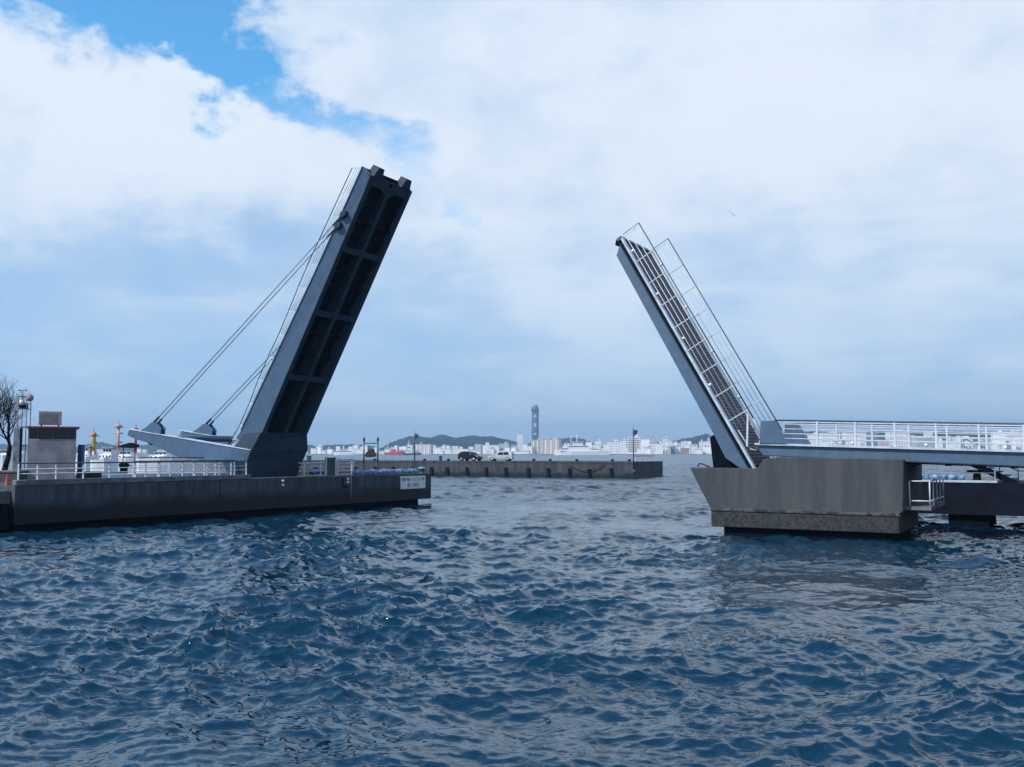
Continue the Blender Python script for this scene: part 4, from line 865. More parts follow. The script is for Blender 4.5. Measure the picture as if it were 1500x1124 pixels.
# ------------------------------------------------------------------ work boats behind the quay
def boat(label, px0, px1, Y, ztop, hull_h, masts=(), cabin=(.3, .6), wheel=True, hullm='boat_white', heading=0, group=None):
    """hull along X between two columns, cabin, wheelhouse, windows, masts"""
    x0 = atz(px0, 1, Y).x; x1 = atz(px1, 1, Y).x; Lh = x1 - x0; bw = max(2.2, min(5, Lh * .22))
    o = thing('work_boat', ((x0 + x1) / 2, Y, 0), label, 'boat', group)
    st = []
    for f in (0, .08, .3, .6, .85, 1.0):
        wv = bw / 2 * (1 - max(0, (f - .5) / .5) ** 2 * .92) * (.85 if f == 0 else 1); sh = hull_h * (1 + .35 * max(0, f - .4)); x = x0 + Lh * f
        st.append([(x, Y - wv * .65, -.4), (x, Y - wv, sh), (x, Y + wv, sh), (x, Y + wv * .65, -.4)])
    MB().loft(st).build('hull', M[hullm], o)
    ca, cb = x0 + Lh * cabin[0], x0 + Lh * cabin[1]; zc = hull_h + (ztop - hull_h) * .5
    MB().box(ca, cb, Y - bw * .33, Y + bw * .33, hull_h, zc).build('deckhouse', M['boat_white'], o, .05)
    wa = ca + (cb - ca) * .3; wb = cb - (cb - ca) * .05
    MB().box(wa, wb, Y - bw * .28, Y + bw * .28, zc + .002, ztop).build('wheelhouse', M['boat_white'], o, .05)
    MB().box(wa - .12, wb + .2, Y - bw * .31, Y + bw * .31, ztop + .003, ztop + .1).build('roof', M['boat_grey'], o)
    nw = 3
    for k in range(nw):
        a = wa + (wb - wa) * (k + .12) / nw; c = wa + (wb - wa) * (k + .88) / nw
        MB().box(a, c, Y - bw * .28 - .025, Y - bw * .28 - .003, zc + (ztop - zc) * .42, zc + (ztop - zc) * .82).build('window', M['glass'], o)
    for k in range(4):
        a = ca + (cb - ca) * (k + .3) / 4; MB().box(a, a + (cb - ca) * .09, Y - bw * .33 - .025, Y - bw * .33 - .003, hull_h + (zc - hull_h) * .45, hull_h + (zc - hull_h) * .75).build('window', M['glass'], o)
    MB().path([(x0 + .2, Y - bw * .46, hull_h + .75), (ca - .3, Y - bw * .48, hull_h + .8)], .03).build('guard_rail', M['white_rail'], o)
    for k in range(4):
        x = x0 + .2 + (ca - .5 - x0) * k / 3; MB().tube((x, Y - bw * .47, hull_h), (x, Y - bw * .47, hull_h + .78), .03).build('rail_post', M['white_rail'], o)
    for (mpx, zt_, mm, base_m, r) in masts:
        x = atz(mpx, 3, Y).x
        m = MB(); m.tube((x, Y, zt_ - (zt_ - hull_h) * .95), (x, Y, zt_ - .5), r, r * .55, 8)
        m.lathe((x, Y, zt_ - .6), [(r * .5, 0), (r * 1.8, .12), (r * 1.8, .35), (r * .8, .5)], 10); m.tube((x, Y, zt_ - .2), (x, Y, zt_ + .4), .04, n=5)
        m.tube((x - .55, Y, zt_ - .45), (x + .55, Y, zt_ - .45), .05, n=5)
        for k in range(3):
            z = zt_ - 1.1 - k * 1.0; m.tube((x - r * 1.6, Y, z), (x + r * 2.2, Y, z), .10, n=6)
        m.build('mast', M[mm], o)
        if base_m: MB().lathe((x, Y, hull_h), [(r * 2.0, 0), (r * 1.5, .8), (r * 1.3, 2.0), (r * 1.05, 2.6)], 10).build('mast_base', M[base_m], o)
    return o
zf = lambda py, Y: at(100, py, Y).z
boat('white work boat with an orange mast, just right of the hut', 108, 147, 95, zf(655, 95), zf(673, 95), ((136.5, zf(632, 95), 'mast_orange', 'yellow', .15),), (.2, .62))
boat('white pilot boat with square wheelhouse between the orange mast and the salmon mast', 138, 172, 88, zf(656.5, 88), zf(674, 88), (), (.3, .85))
boat('long white boat with a tall faded salmon mast', 150, 214, 105, zf(662, 105), zf(672, 105), ((172.5, zf(620, 105), 'mast_pink', None, .2),), (.3, .7))
boat('low boat with a red mast behind the tip of the tail arm', 176, 232, 112, zf(664, 112), zf(671, 112), ((198, zf(626, 112), 'mast_red', None, .22),), (.2, .55))
boat('low white boat moored behind the tail arms of the tall leaf', 204, 262, 98, zf(663, 98), zf(672, 98), (), (.3, .75))
boat('flat grey barge moored behind the ramp railing', 240, 360, 125, zf(663, 125), zf(669, 125), (), (.1, .4), hullm='boat_grey')
boat('small white boat behind the bare tree at the left edge', -12, 26, 96, zf(660, 96), zf(671, 96), (), (.3, .7))
# dark rack and signpost near the boats
o = thing('equipment_rack', atz(188, ZQ, 57), 'dark frame rack with folded awning in front of the salmon masted boat', 'rack')
p = atz(188, ZQ, 57)
for dx_ in (-.35, .35): MB().tube((p.x + dx_, p.y, ZQ), (p.x + dx_, p.y, ZQ + 1.85), .03).build('upright', M['dark_rail'], o)
for z in (.7, 1.2): MB().tube((p.x - .35, p.y, ZQ + z), (p.x + .35, p.y, ZQ + z), .025).build('shelf_bar', M['dark_rail'], o)
MB().loft([[(p.x - .6, p.y - .2, ZQ + 1.78), (p.x - .6, p.y + .2, ZQ + 1.78), (p.x - .55, p.y + .2, ZQ + 1.88), (p.x - .55, p.y - .2, ZQ + 1.88)],
           [(p.x + .1, p.y - .25, ZQ + 1.74), (p.x + .1, p.y + .25, ZQ + 1.74), (p.x + .1, p.y + .25, ZQ + 2.06), (p.x + .1, p.y - .25, ZQ + 2.06)],
           [(p.x + .5, p.y - .2, ZQ + 1.8), (p.x + .5, p.y + .2, ZQ + 1.8), (p.x + .5, p.y + .2, ZQ + 1.95), (p.x + .5, p.y - .2, ZQ + 1.95)]]).build('folded_awning', M['steel_dark'], o)
railing('ramp_railing', [qpt(205, 6.5), qpt(352, 5.2)], 1.15, (.45, .75), 'farther dark topped railing rising towards the tall leaf behind the ramp', spacing=2.0, rr=.02)

# ================================================================== BREAKWATER WITH CARS
BL = Vector((-38.0, 156, 0)); ZB = 2.28
Bc = atz(930, 0, 134); Be = atz(971, 0, 147); Bl = atz(380, 0, 158); Bc.z = Be.z = Bl.z = 0
fb = (Bc - Bl).normalized(); gb = Vector((-fb.y, fb.x, 0)); EB = (Be - Bc); 
def bf(px, off=0):                      # point on the breakwater face line in column px
    k = (px - 750) / F * cT; P0 = Bl + gb * off
    s_ = (k * P0.y - P0.x) / (fb.x - k * fb.y); return P0 + fb * s_
def breakwater():
    o = thing('breakwater', (Bl + Bc) / 2, 'long low dark concrete breakwater crossing behind the gap, two cars on top', 'breakwater')
    pl_ = [Bl, Bc, Be, Be + (Bl - Bc) + gb * 2]
    MB().prism([(p.x, p.y, -3) for p in pl_], (0, 0, 3 + ZB)).build('breakwater_wall', M['break'], o)
    rnd = random.Random(3)
    # ragged dark cap along the edge, in pours of slightly different height
    px = 385
    while px < 925:
        w_ = rnd.uniform(18, 40); a = bf(px, -.06); b_ = bf(min(px + w_, 928), -.06); h_ = rnd.uniform(.10, .24)
        MB().hexa([a + Vector((0, 0, ZB - h_)), b_ + Vector((0, 0, ZB - h_)), b_ + gb * .5 + Vector((0, 0, ZB - h_)), a + gb * .5 + Vector((0, 0, ZB - h_)),
                   a + Vector((0, 0, ZB + .05)), b_ + Vector((0, 0, ZB + .05)), b_ + gb * .5 + Vector((0, 0, ZB + .05)), a + gb * .5 + Vector((0, 0, ZB + .05))]).build('edge_cap', M['quay'], o); px += w_ + .4
    for px in (404, 433, 462, 491, 520, 549, 576, 604, 632, 655, 684, 712, 741, 774, 803, 834, 863, 895):
        p = bf(px, -.14)
        MB().bar(p + Vector((0, 0, -.3)), p + Vector((0, 0, 1.38)), .42, .26, up=gb).build('fender', M['rubber'], o)
    rp = [bf(833, -.1) + Vector((0, 0, ZB - .1))]; a = rp[0]; b_ = bf(884, -.1) + Vector((0, 0, ZB - .05))
    pts = [a.lerp(b_, k / 16) - Vector((0, 0, 1.0 * (1 - (2 * k / 16 - 1) ** 2))) - gb * .3 for k in range(17)]
    r_ = MB().path(pts, .06, 6).build('hanging_rope', M['rope']); tag(r_, 'thick rope sagging along the face of the breakwater', 'rope')
breakwater()
def bollard_kind():
    r_ = thing('mooring_bollard', (0, 0, 0), 'small dark bollard on top edge of breakwater', 'bollard', 'bollards along the breakwater edge')
    MB().lathe((0, 0, 0), [(.26, 0), (.2, .06), (.17, .2), (.27, .26), (.27, .33), (.12, .37)], 10).build('bollard_body', M['rubber'], r_)
    MB().box(-.4, .4, -.3, .3, 0, .05).build('bollard_plate', M['steel_dark'], r_); return r_
b0 = bollard_kind()
lab = ['small dark bollard on the breakwater, seen just left of the teal frame post', 'small dark bollard on the breakwater between the teal frame and the green box', 'small dark bollard on the breakwater between green box and black car',
       'small dark bollard on the breakwater next right of the silver car', 'small dark bollard on the breakwater between the silver car and the rope', 'small dark bollard on the breakwater above the middle of the rope', 'small dark bollard on the breakwater just right of the rope', 'small dark bollard on the breakwater beside the right lamp post']
for i, px in enumerate((549, 622, 657, 782, 806, 845, 897, 934)):
    c = b0 if i == 0 else copy_tree(b0); p = bf(min(px, 927), .7) if px < 930 else Bc + EB * .08 + gb * .6
    if px == 934: p = bf(922, .7)
    c.location = (p.x, p.y, ZB + .003); c.rotation_euler.z = i; c['label'] = lab[i]
for px, w_, h_, lb in ((645.5, .42, .75, 'green box standing on the breakwater left of the black car'), (453, .6, .75, 'green bin on the breakwater seen right beside the heel of the tall leaf')):
    p = bf(px, 1.0); o = thing('green_box', (p.x, p.y, ZB), lb, 'box')
    MB().box(p.x - w_ / 2, p.x + w_ / 2, p.y - .3, p.y + .3, ZB + .06, ZB + h_).build('box_body', M['green_box'], o, .03)
    MB().box(p.x - w_ / 2 - .04, p.x + w_ / 2 + .04, p.y - .34, p.y + .34, ZB + h_ + .002, ZB + h_ + .07).build('lid', M['green_paint'], o)
    MB().box(p.x - w_ / 3, p.x + w_ / 3, p.y - .2, p.y + .2, ZB, ZB + .06).build('foot', M['rubber'], o)

# ------------------------------------------------------------------ cars
def car(label, px, paint, heading, kind):
    p = bf(px, 3.0); o = thing('parked_car', (0, 0, 0), label, 'car')
    Lc, Wc = (3.75, 1.55)
    if kind == 'hatch':   # front at +x
        low = [(-1.85, .32), (-1.88, .62), (-1.80, .92), (1.0, .95), (1.62, .80), (1.86, .60), (1.87, .34)]
        top = [(-1.78, .92), (-1.50, 1.36), (-1.1, 1.50), (-.1, 1.49), (.35, 1.36), (1.05, .95)]
    else:
        low = [(-1.85, .32), (-1.9, .62), (-1.86, .95), (1.0, .94), (1.65, .78), (1.86, .58), (1.87, .34)]
        top = [(-1.85, .95), (-1.68, 1.38), (-1.35, 1.50), (-.1, 1.51), (.4, 1.38), (1.15, .94)]
    m = MB(); m.prism([(x, -Wc / 2, z) for x, z in low], (0, Wc, 0)); body = m.build('body', paint, o, .06)
    m = MB(); ins = .12
    n = len(top)
    m.loft([[(x, -Wc / 2 + ins * (1 if z < 1.2 else 2), z) for x, z in top], [(x, Wc / 2 - ins * (1 if z < 1.2 else 2), z) for x, z in top]])
    m.build('cabin', paint, o, .04)
    for sgn in (-1, 1):
        y = sgn * (Wc / 2 - ins * 1.35)
        for a, b_ in ((-1.35, -.5), (-.42, .5)):
            z0, z1 = .98, 1.36
            xa1 = a + (.14 if a < -1 else 0); xb1 = b_ - (.30 if b_ > .4 else 0)
            ya = sgn * (Wc / 2 - ins * .95); yb = sgn * (Wc / 2 - ins * 1.93)
            MB().prism([(a, ya + sgn * .03, z0), (b_, ya + sgn * .03, z0), (xb1, yb + sgn * .03, z1), (xa1, yb + sgn * .03, z1)], (0, -sgn * .05, 0)).build('side_window', M['glass'], o)
        for x in (-1.15, 1.18):
            wh = MB().tube((x, sgn * (Wc / 2 - .18), .30), (x, sgn * (Wc / 2 + .02), .30), .30, n=18).build('wheel', M['rubber'], o)
            MB().tube((x, sgn * (Wc / 2 + .021), .30), (x, sgn * (Wc / 2 + .035), .30), .20, n=14).build('rim', M['alloy'], wh)
        MB().box(1.70, 1.80, sgn * .55 - .14, sgn * .55 + .14, .62, .78).build('headlight', M['lamp_glass'], o)
        MB().box(-1.90, -1.80, sgn * .63 - .09, sgn * .63 + .09, .85, 1.12).build('tail_light', M['red_glass'], o)
        MB().box(.72, .84, sgn * .80 - .08, sgn * .80 + .08, .95, 1.07).build('side_mirror', paint, o, .02)
    MB().prism([(1.13, -.56, .97), (1.13, .56, .97), (.52, .48, 1.36), (.52, -.48, 1.36)], (.03, 0, .02)).build('windscreen', M['glass'], o)
    MB().prism([(-1.83, -.5, 1.02), (-1.83, .5, 1.02), (-1.72, .45, 1.34), (-1.72, -.45, 1.34)], (-.03, 0, .01)).build('rear_window', M['glass'], o)
    o.location = (p.x, p.y, ZB + .003); o.rotation_euler = (0, 0, heading)
ang = math.atan2(fb.y, fb.x)
car('black hatchback parked on the breakwater, left of the silver one', 689, M['car_black'], ang - R(12), 'hatch')
car('silver hatchback parked on the breakwater, rear towards the right', 734, M['car_silver'], ang + math.pi + R(10), 'tall')

# ------------------------------------------------------------------ lamp posts with floodlights
def lamp(label, px, p, z0, ztop, z_pole0):
    o = thing('lamp_post', (p.x, p.y, z0), label, 'lamp post', 'floodlight posts on the breakwater')
    MB().tube((p.x, p.y, z_pole0), (p.x, p.y, ztop), .09, .06, n=8).build('pole', M['dark_rail'], o)
    z = ztop - .35
    MB().prism([(p.x + .08, p.y - .3, z + .12), (p.x + .62, p.y - .3, z + .05), (p.x + .45, p.y - .3, z - .42), (p.x + .10, p.y - .3, z - .72)], (0, .6, 0)).build('lamp_head', M['dark_rail'], o)
    MB().tube((p.x, p.y, z + .2), (p.x + .5, p.y, z + .16), .04, n=6).build('bracket', M['grey_metal'], o)
    MB().tube((p.x, p.y, ztop), (p.x, p.y, ztop + .5), .02, n=5).build('spike', M['dark_rail'], o)
    MB().box(p.x - .2, p.x + .2, p.y - .2, p.y + .2, z_pole0 - .3, z_pole0).build('base', M['cap'], o)
p = bf(928, -.25); lamp('lamp post with dark floodlight near the right end of the breakwater', 928, p, .9, at(928, 628, p.y).z, 1.2)
p = bf(607.5, 1.2); lamp('lamp post with dark floodlight near the left part of the breakwater behind the sign', 607.5, p, ZB, at(607, 634, p.y).z, ZB + .3)
# rail frames at the right end
pts = [bf(927, .9).lerp(Be + gb * -.0 - fb * 1.0 + Vector((0, -.5, 0)), k / 4) + Vector((0, 0, ZB)) for k in range(5)]
pts = [Bc + EB * (.12 + .17 * k) - fb * .5 + Vector((0, 0, ZB)) for k in range(5)]
railing('end_railing', [pts[0], pts[-1]], .78, (.6,), 'short pale railing across the right end of the breakwater', M['kerb'], posts=pts, rp=.05, rr=.03, top_mat=M['rust'])

# ================================================================== FAR SHORE
YS = 1800.0
def ground():
    m = MB(); pts = [(-4200, YS + 40), (-2600, YS - 60), (-1200, YS), (-350, YS + 20), (0, YS - 10), (260, YS + 10), (700, YS - 30), (1600, YS - 120), (4200, YS - 200)]
    pts += [(4200, 8500), (-4200, 8500)]
    m.prism([(x, y, -3) for x, y in pts], (0, 0, 5.0)); tag(m.build('shore', M['ground']), kind='structure')
ground()
def ridge(name, pts, Y, depth, mat_=None, rough=5.0, seed=1):
    """a wooded hill whose skyline passes through the given points, rounded front and back"""
    rnd = random.Random(seed); xs = [p[0] for p in pts]; n = int((xs[-1] - xs[0]) / 1.6); m = MB(); prof = []
    for i in range(n + 1):
        px = xs[0] + (xs[-1] - xs[0]) * i / n; j = max(k for k in range(len(xs)) if xs[k] <= px + 1e-6); j = min(j, len(xs) - 2)
        f = (px - xs[j]) / (xs[j + 1] - xs[j]); f = f * f * (3 - 2 * f) * .6 + f * .4
        py = pts[j][1] * (1 - f) + pts[j + 1][1] * f; p = at(px, py, Y); prof.append((p.x, max(p.z, 4)))
    ks = [i / 9 for i in range(-9, 10)]; vs = []
    for i, (x, z) in enumerate(prof):
        for k in ks:
            h = math.cos(k * math.pi / 2) ** .8; zz = z * h + rnd.uniform(-rough, rough) * .5 * (1 if abs(k) < .95 else 0) * min(1, z / 40)
            vs.append((x * (1 + k * depth / Y) + rnd.uniform(-3, 3), Y + k * depth + rnd.uniform(-8, 8), max(zz, 1)))
    nk = len(ks); fs = [(i * nk + j, i * nk + j + 1, (i + 1) * nk + j + 1, (i + 1) * nk + j) for i in range(len(prof) - 1) for j in range(nk - 1)]
    m.add(vs, fs); tag(m.build(name, mat_ or M['hill']), kind='structure')
ridge('hill', [(-260, 640), (-120, 645), (-30, 650), (0, 651), (25, 652), (60, 655), (110, 656), (135, 650), (148, 648), (165, 652), (190, 655), (215, 652), (240, 655), (300, 652), (360, 655), (420, 656), (440, 653), (456, 652), (466, 656)], 3300, 420, seed=2)
ridge('hill', [(462, 660), (470, 654.5), (478, 652.5), (500, 652), (512, 651.5), (530, 652), (545, 654), (560, 660)], 3000, 300, seed=3)
ridge('hill', [(545, 664), (556, 657), (575, 648), (590, 643), (600, 639.5), (615, 640), (632, 642), (640, 638.5), (646, 637), (656, 638.5), (665, 642), (680, 640), (692, 638.5), (705, 640), (720, 639.5), (735, 643), (750, 646.5), (765, 650.5), (778, 653), (790, 660)], 2750, 330, seed=4)
ridge('hill', [(765, 655), (778, 648), (790, 645), (800, 644), (812, 643), (822, 643.5), (835, 641.5), (850, 643), (862, 646), (875, 653), (890, 655), (900, 652), (915, 656), (935, 662)], 3100, 330, seed=5)
ridge('hill', [(890, 662), (900, 650), (912, 646), (940, 650), (962, 648), (978, 651), (990, 646), (1002, 643), (1014, 641.5), (1024, 638.5), (1034, 636), (1042, 639), (1052, 640), (1075, 638), (1110, 636), (1160, 634), (1195, 633), (1230, 635), (1290, 632), (1310, 632), (1340, 633), (1390, 632), (1440, 634), (1480, 634), (1560, 632), (1700, 637), (1850, 650)], 2650, 330, seed=6)

# ------------------------------------------------------------------ far buildings
def place_box(m, xc, yc, w_, d_, z0, z1, rot):
    c, s = math.cos(rot), math.sin(rot)
    P = [(-w_ / 2, -d_ / 2), (w_ / 2, -d_ / 2), (w_ / 2, d_ / 2), (-w_ / 2, d_ / 2)]
    r_ = [(xc + x * c - y * s, yc + x * s + y * c) for x, y in P]
    m.hexa([(x, y, z0) for x, y in r_] + [(x, y, z1) for x, y in r_])
def building(name, px0, px1, pyt, Y, mt, label, rot=None, parts=(), group=None, cat='building', rnd=random):
    p0 = atz(px0, 10, Y); p1 = atz(px1, 10, Y); wd = p1.x - p0.x; z1 = at((px0 + px1) / 2, pyt, Y).z; z1 = max(z1, 6)
    rot = rnd.uniform(-.35, .1) if rot is None else rot; d_ = max(10, min(wd * .7, 28)) * rnd.uniform(.7, 1)
    w_ = max(5, (wd - d_ * abs(math.sin(rot))) / math.cos(rot)); xc, yc = (p0.x + p1.x) / 2, Y + d_ / 2
    o = thing(name, (xc, yc, 2), label, cat, group)
    m = MB(); place_box(m, xc, yc, w_, d_, 2, z1, rot); m.build('wall', M[mt], o)
    m = MB(); place_box(m, xc, yc, w_ + .8, d_ + .8, z1 + .01, z1 + .9, rot); m.build('roof', M['roofs'], o)
    c, s = math.cos(rot), math.sin(rot)
    if 'house' in parts:
        m = MB(); place_box(m, xc + w_ * .18 * c, yc + w_ * .18 * s, w_ * .3, d_ * .5, z1 + .92, z1 + 4.5, rot); m.build('roof_house', M[mt], o)
    if 'tank' in parts:
        m = MB(); m.tube((xc - w_ * .2, yc, z1 + .92), (xc - w_ * .2, yc, z1 + 4.5), 2.2, n=10); m.build('water_tank', M['roofs'], o)
    if 'mast' in parts: MB().tube((xc, yc, z1 + .92), (xc, yc, z1 + 14), .5, .2, n=5).build('antenna', M['grey_metal'], o)
    if 'bands' in parts:
        nf = int((z1 - 6) / 3.6)
        for k in range(min(nf, 14)):
            m = MB(); z = 6 + k * 3.6; place_box(m, xc - s * -(d_ / 2 + .12), yc - c * (d_ / 2 + .12), w_ * .9, .2, z, z + 1.5, rot); m.build('window', M['glass'], o)
    if 'piers' in parts:
        n_ = max(3, int(w_ / 9))
        for k in range(n_):
            t = (k + .5) / n_ - .5; m = MB(); place_box(m, xc + w_ * t * c + s * (d_ / 2 + .6), yc + w_ * t * s - c * (d_ / 2 + .6), 2.2, 1.2, 2, z1 - 1, rot); m.build('balcony_column', M['f_white'], o)
    return o
rb = random.Random(21)
BL_ = [  # px0, px1, top y, depth, material, label, parts
 (607, 636, 651.5, 2100, 'f_beige', 'large pale striped apartment block under the wooded hill behind the left lamp post', ('piers', 'tank')),
 (645, 661, 658, 1900, 'f_white', 'white waterside plant left of the black car below the hill', ('house',)),
 (649, 653, 652, 1930, 'f_white2', 'slim white chimney tower above the plant left of the black car', ()),
 (664, 680, 658, 1920, 'f_white', 'white stepped building just above the roof of the black car', ('house',)),
 (684, 706, 660, 1860, 'f_white2', 'long low white shed right above the black car', ()),
 (695, 707, 651.5, 2050, 'f_grey', 'grey building with dark sloping look behind the long low shed', ()),
 (707, 732, 652.5, 2000, 'f_white', 'broad white slab building left of the grey and white block', ()),
 (711, 716.5, 648.5, 1985, 'f_white2', 'narrow white stair tower on the front of the broad white slab', ()),
 (731, 747, 650.5, 2020, 'f_grey', 'grey fronted white topped hall above the silver car', ('house',)),
 (749, 758, 652, 2000, 'f_glass', 'blue glazed office block left of the slim white high rise', ()),
 (757.5, 766, 636, 2050, 'f_white2', 'slim white high rise left of the domed tower', ('mast',)),
 (766, 774, 651, 2080, 'f_white', 'small white block between slim high rise and beige apartments', ()),
 (737, 777, 661.5, 1850, 'f_white2', 'long low white warehouse on the waterfront under the slim high rise', ()),
 (778, 797, 645, 1960, 'f_beige', 'left half of the beige apartment slabs at the foot of the domed tower', ('piers', 'house')),
 (796, 824, 644.5, 1950, 'f_beige', 'right half of the beige apartment slabs beside the domed tower', ('piers', 'tank', 'house')),
 (824, 838, 653, 2000, 'f_white', 'white block just right of the beige apartment slabs', ('house',)),
 (838, 851, 655, 2060, 'f_white2', 'low white block behind the white patrol ship mast', ('mast',)),
 (858, 868, 648, 2050, 'f_white', 'white office block right of the white patrol ship', ('tank',)),
 (868, 880, 652, 1950, 'f_white2', 'white block with grey bands before the low hill end', ()),
 (872, 881, 646.5, 2150, 'f_white', 'taller white block behind the grey banded one', ('house',)),
 (884, 891, 651, 1950, 'f_white', 'small white block with flat roof left of the white hotel', ()),
 (891, 909, 647.5, 1900, 'f_grid', 'white hotel like block with grid windows left of the right lamp post', ('house', 'tank')),
 (909, 918, 645.5, 2000, 'f_white', 'bright white plain slab between the hotel like block and the lamp post', ('house',)),
 (919.5, 939, 640.5, 1900, 'f_white', 'largest white office building directly behind the right lamp post', ('bands', 'house')),
 (940, 954, 643.5, 2000, 'f_white', 'pale tall block right of the largest white office building', ('tank',)),
 (944, 950, 656, 1850, 'f_dark', 'small dark fronted building low on the waterfront right of the lamp post', ()),
 (950, 953.5, 653.5, 1855, 'f_pink', 'narrow pink building next to the small dark fronted one', ()),
 (954.5, 960, 641.5, 2100, 'f_grey', 'pale grey tower with roof mast right of the pink building', ('mast',)),
 (960, 972, 650.5, 1880, 'f_white', 'white block with red roof sign near the end of the breakwater', ('house',)),
 (972.5, 979, 642, 2050, 'f_white2', 'narrow tall white block above the end of the breakwater', ('house',)),
 (976, 986, 647, 2000, 'f_white', 'white block right behind the narrow tall one', ()),
 (979, 982, 653.5, 1860, 'f_beige', 'narrow tan building beside the dark glazed one', ()),
 (981.5, 991, 655, 1870, 'f_dark', 'dark glazed waterfront building right of the breakwater end', ()),
 (991, 1000, 654, 1880, 'f_white', 'small white building between the dark glazed and the brick one', ('tank',)),
 (997, 1011, 657, 1850, 'f_brown', 'low reddish brick building on the waterfront left of the right pier', ()),
 (998, 1001, 647, 2150, 'f_white2', 'slim white tower on the slope above the brick building', ()),
 (1011, 1020, 652, 2000, 'f_grey', 'grey rounded looking block right of the brick building', ()),
 (1024, 1031, 647, 2200, 'f_white', 'white house cluster on the slope near the shorter leaf', ('house',)),
 (1030, 1054, 654.5, 1850, 'f_white', 'long white warehouse at the foot of the shorter leaf', ()),
 (1036, 1050, 643, 2250, 'f_beige', 'tan block on the ridge just left of the shorter leaf', ('tank',)),
 (1019, 1031, 659, 1840, 'f_white2', 'low white shed between the brick building and the long warehouse', ()),
 (1186, 1202, 637, 1950, 'f_white', 'white block seen through the railing right of the dark end fin', ('house',)),
 (1205, 1232, 634.5, 1900, 'f_grid', 'leftmost white apartment slab with window grid behind the approach railing', ('house',)),
 (1240, 1270, 634, 1900, 'f_grid', 'middle white apartment slab with window grid behind the approach railing', ('tank',)),
 (1270, 1288, 635.5, 1900, 'f_dark', 'dark glazed block between the two white grid slabs', ()),
 (1289, 1303, 645, 1850, 'f_pink', 'low orange pink building behind the approach railing', ()),
 (1303, 1330, 633, 1900, 'f_grid', 'rightmost white apartment slab with window grid behind the approach railing', ('house', 'tank')),
 (1332, 1341, 638, 1850, 'f_beige', 'narrow tan tower behind the approach railing', ('mast',)),
 (1343, 1370, 640, 1880, 'f_grey', 'wide grey green block behind the approach railing', ()),
 (1377, 1382, 641, 1840, 'f_white2', 'white obelisk like tower behind the approach railing', ()),
 (1384, 1398, 646, 1850, 'f_white', 'low white block right of the obelisk like tower', ()),
 (1356, 1367, 631.5, 2150, 'f_white', 'white block on the skyline above the approach handrail', ()),
 (1399, 1428, 642, 1900, 'f_white2', 'broad banded white block seen through the railing towards the right', ('house',)),
 (1430, 1452, 647, 1850, 'f_grey', 'low grey block seen through the railing near the right edge', ()),
 (1455, 1474, 634, 1900, 'f_white', 'tall white block seen through the railing near the right edge', ('house', 'tank')),
 (1475, 1504, 633, 1920, 'f_grid', 'white grid fronted block at the right edge of the picture', ('house',)),
 (455, 463, 657, 1950, 'f_white', 'white block nearest the heel of the tall leaf, right side', ()),
 (463, 472, 654.5, 2000, 'f_white', 'taller white block behind the gate railing', ('house',)),
 (471, 478, 660, 1850, 'f_white2', 'low bright building right above the dark green gate board', ()),
 (478, 489, 658.5, 2000, 'f_white', 'wide pale building over the green gate board', ('tank',)),
 (522, 532, 658, 1950, 'f_white', 'white block directly left of the teal sign frame', ('house',)),
 (555, 563, 661, 1880, 'f_white2', 'low white hall directly right of the teal sign frame', ()),
]
for i, (a, b_, t, Y, mt, lb, pts) in enumerate(BL_):
    building('far_building', a, b_, t, Y, mt, lb, parts=pts, rnd=rb)
# crowds of small low blocks that nothing tells apart, by stretch of shore
small = [((400, 455), 6, 659, 'small white building low on the far shore hidden partly by the tall leaf', 'low white buildings by the tall leaf'),
         ((489, 606), 36, 658.5, 'small white building low on the far shore between gate board and left lamp post', 'low white buildings behind the sign frame'),
         ((607, 778), 56, 658.5, 'small white building low on the far shore behind the two cars', 'low white buildings behind the cars'),
         ((824, 928), 26, 659, 'small white building low on the far shore left of the right lamp post', 'low white buildings behind the rope'),
         ((928, 1056), 60, 653, 'small white building crowded on the far shore between lamp post and right pier', 'low white buildings before the right pier'),
         ((1186, 1560), 60, 645, 'small white building low on the far shore behind the approach railing', 'low white buildings behind the approach span'),
         ((-60, 365), 26, 660, 'small white building low on the far shore behind the left boats', 'low white buildings behind the boats')]
for (a, b_), n, ty, lb, gp in small:
    for k in range(n):
        px = rb.uniform(a, b_ - 4); w_ = rb.uniform(4, 10); Y = rb.uniform(1830, 2350); top = ty + rb.uniform(-4, 4) * (1.6 if n > 30 else .8)
        mt = rb.choice(['f_white', 'f_white', 'f_white2', 'f_white2', 'f_white', 'f_grid'])
        building('far_building', px, px + w_, min(top, 664), Y, mt, lb, group=gp, rnd=rb)
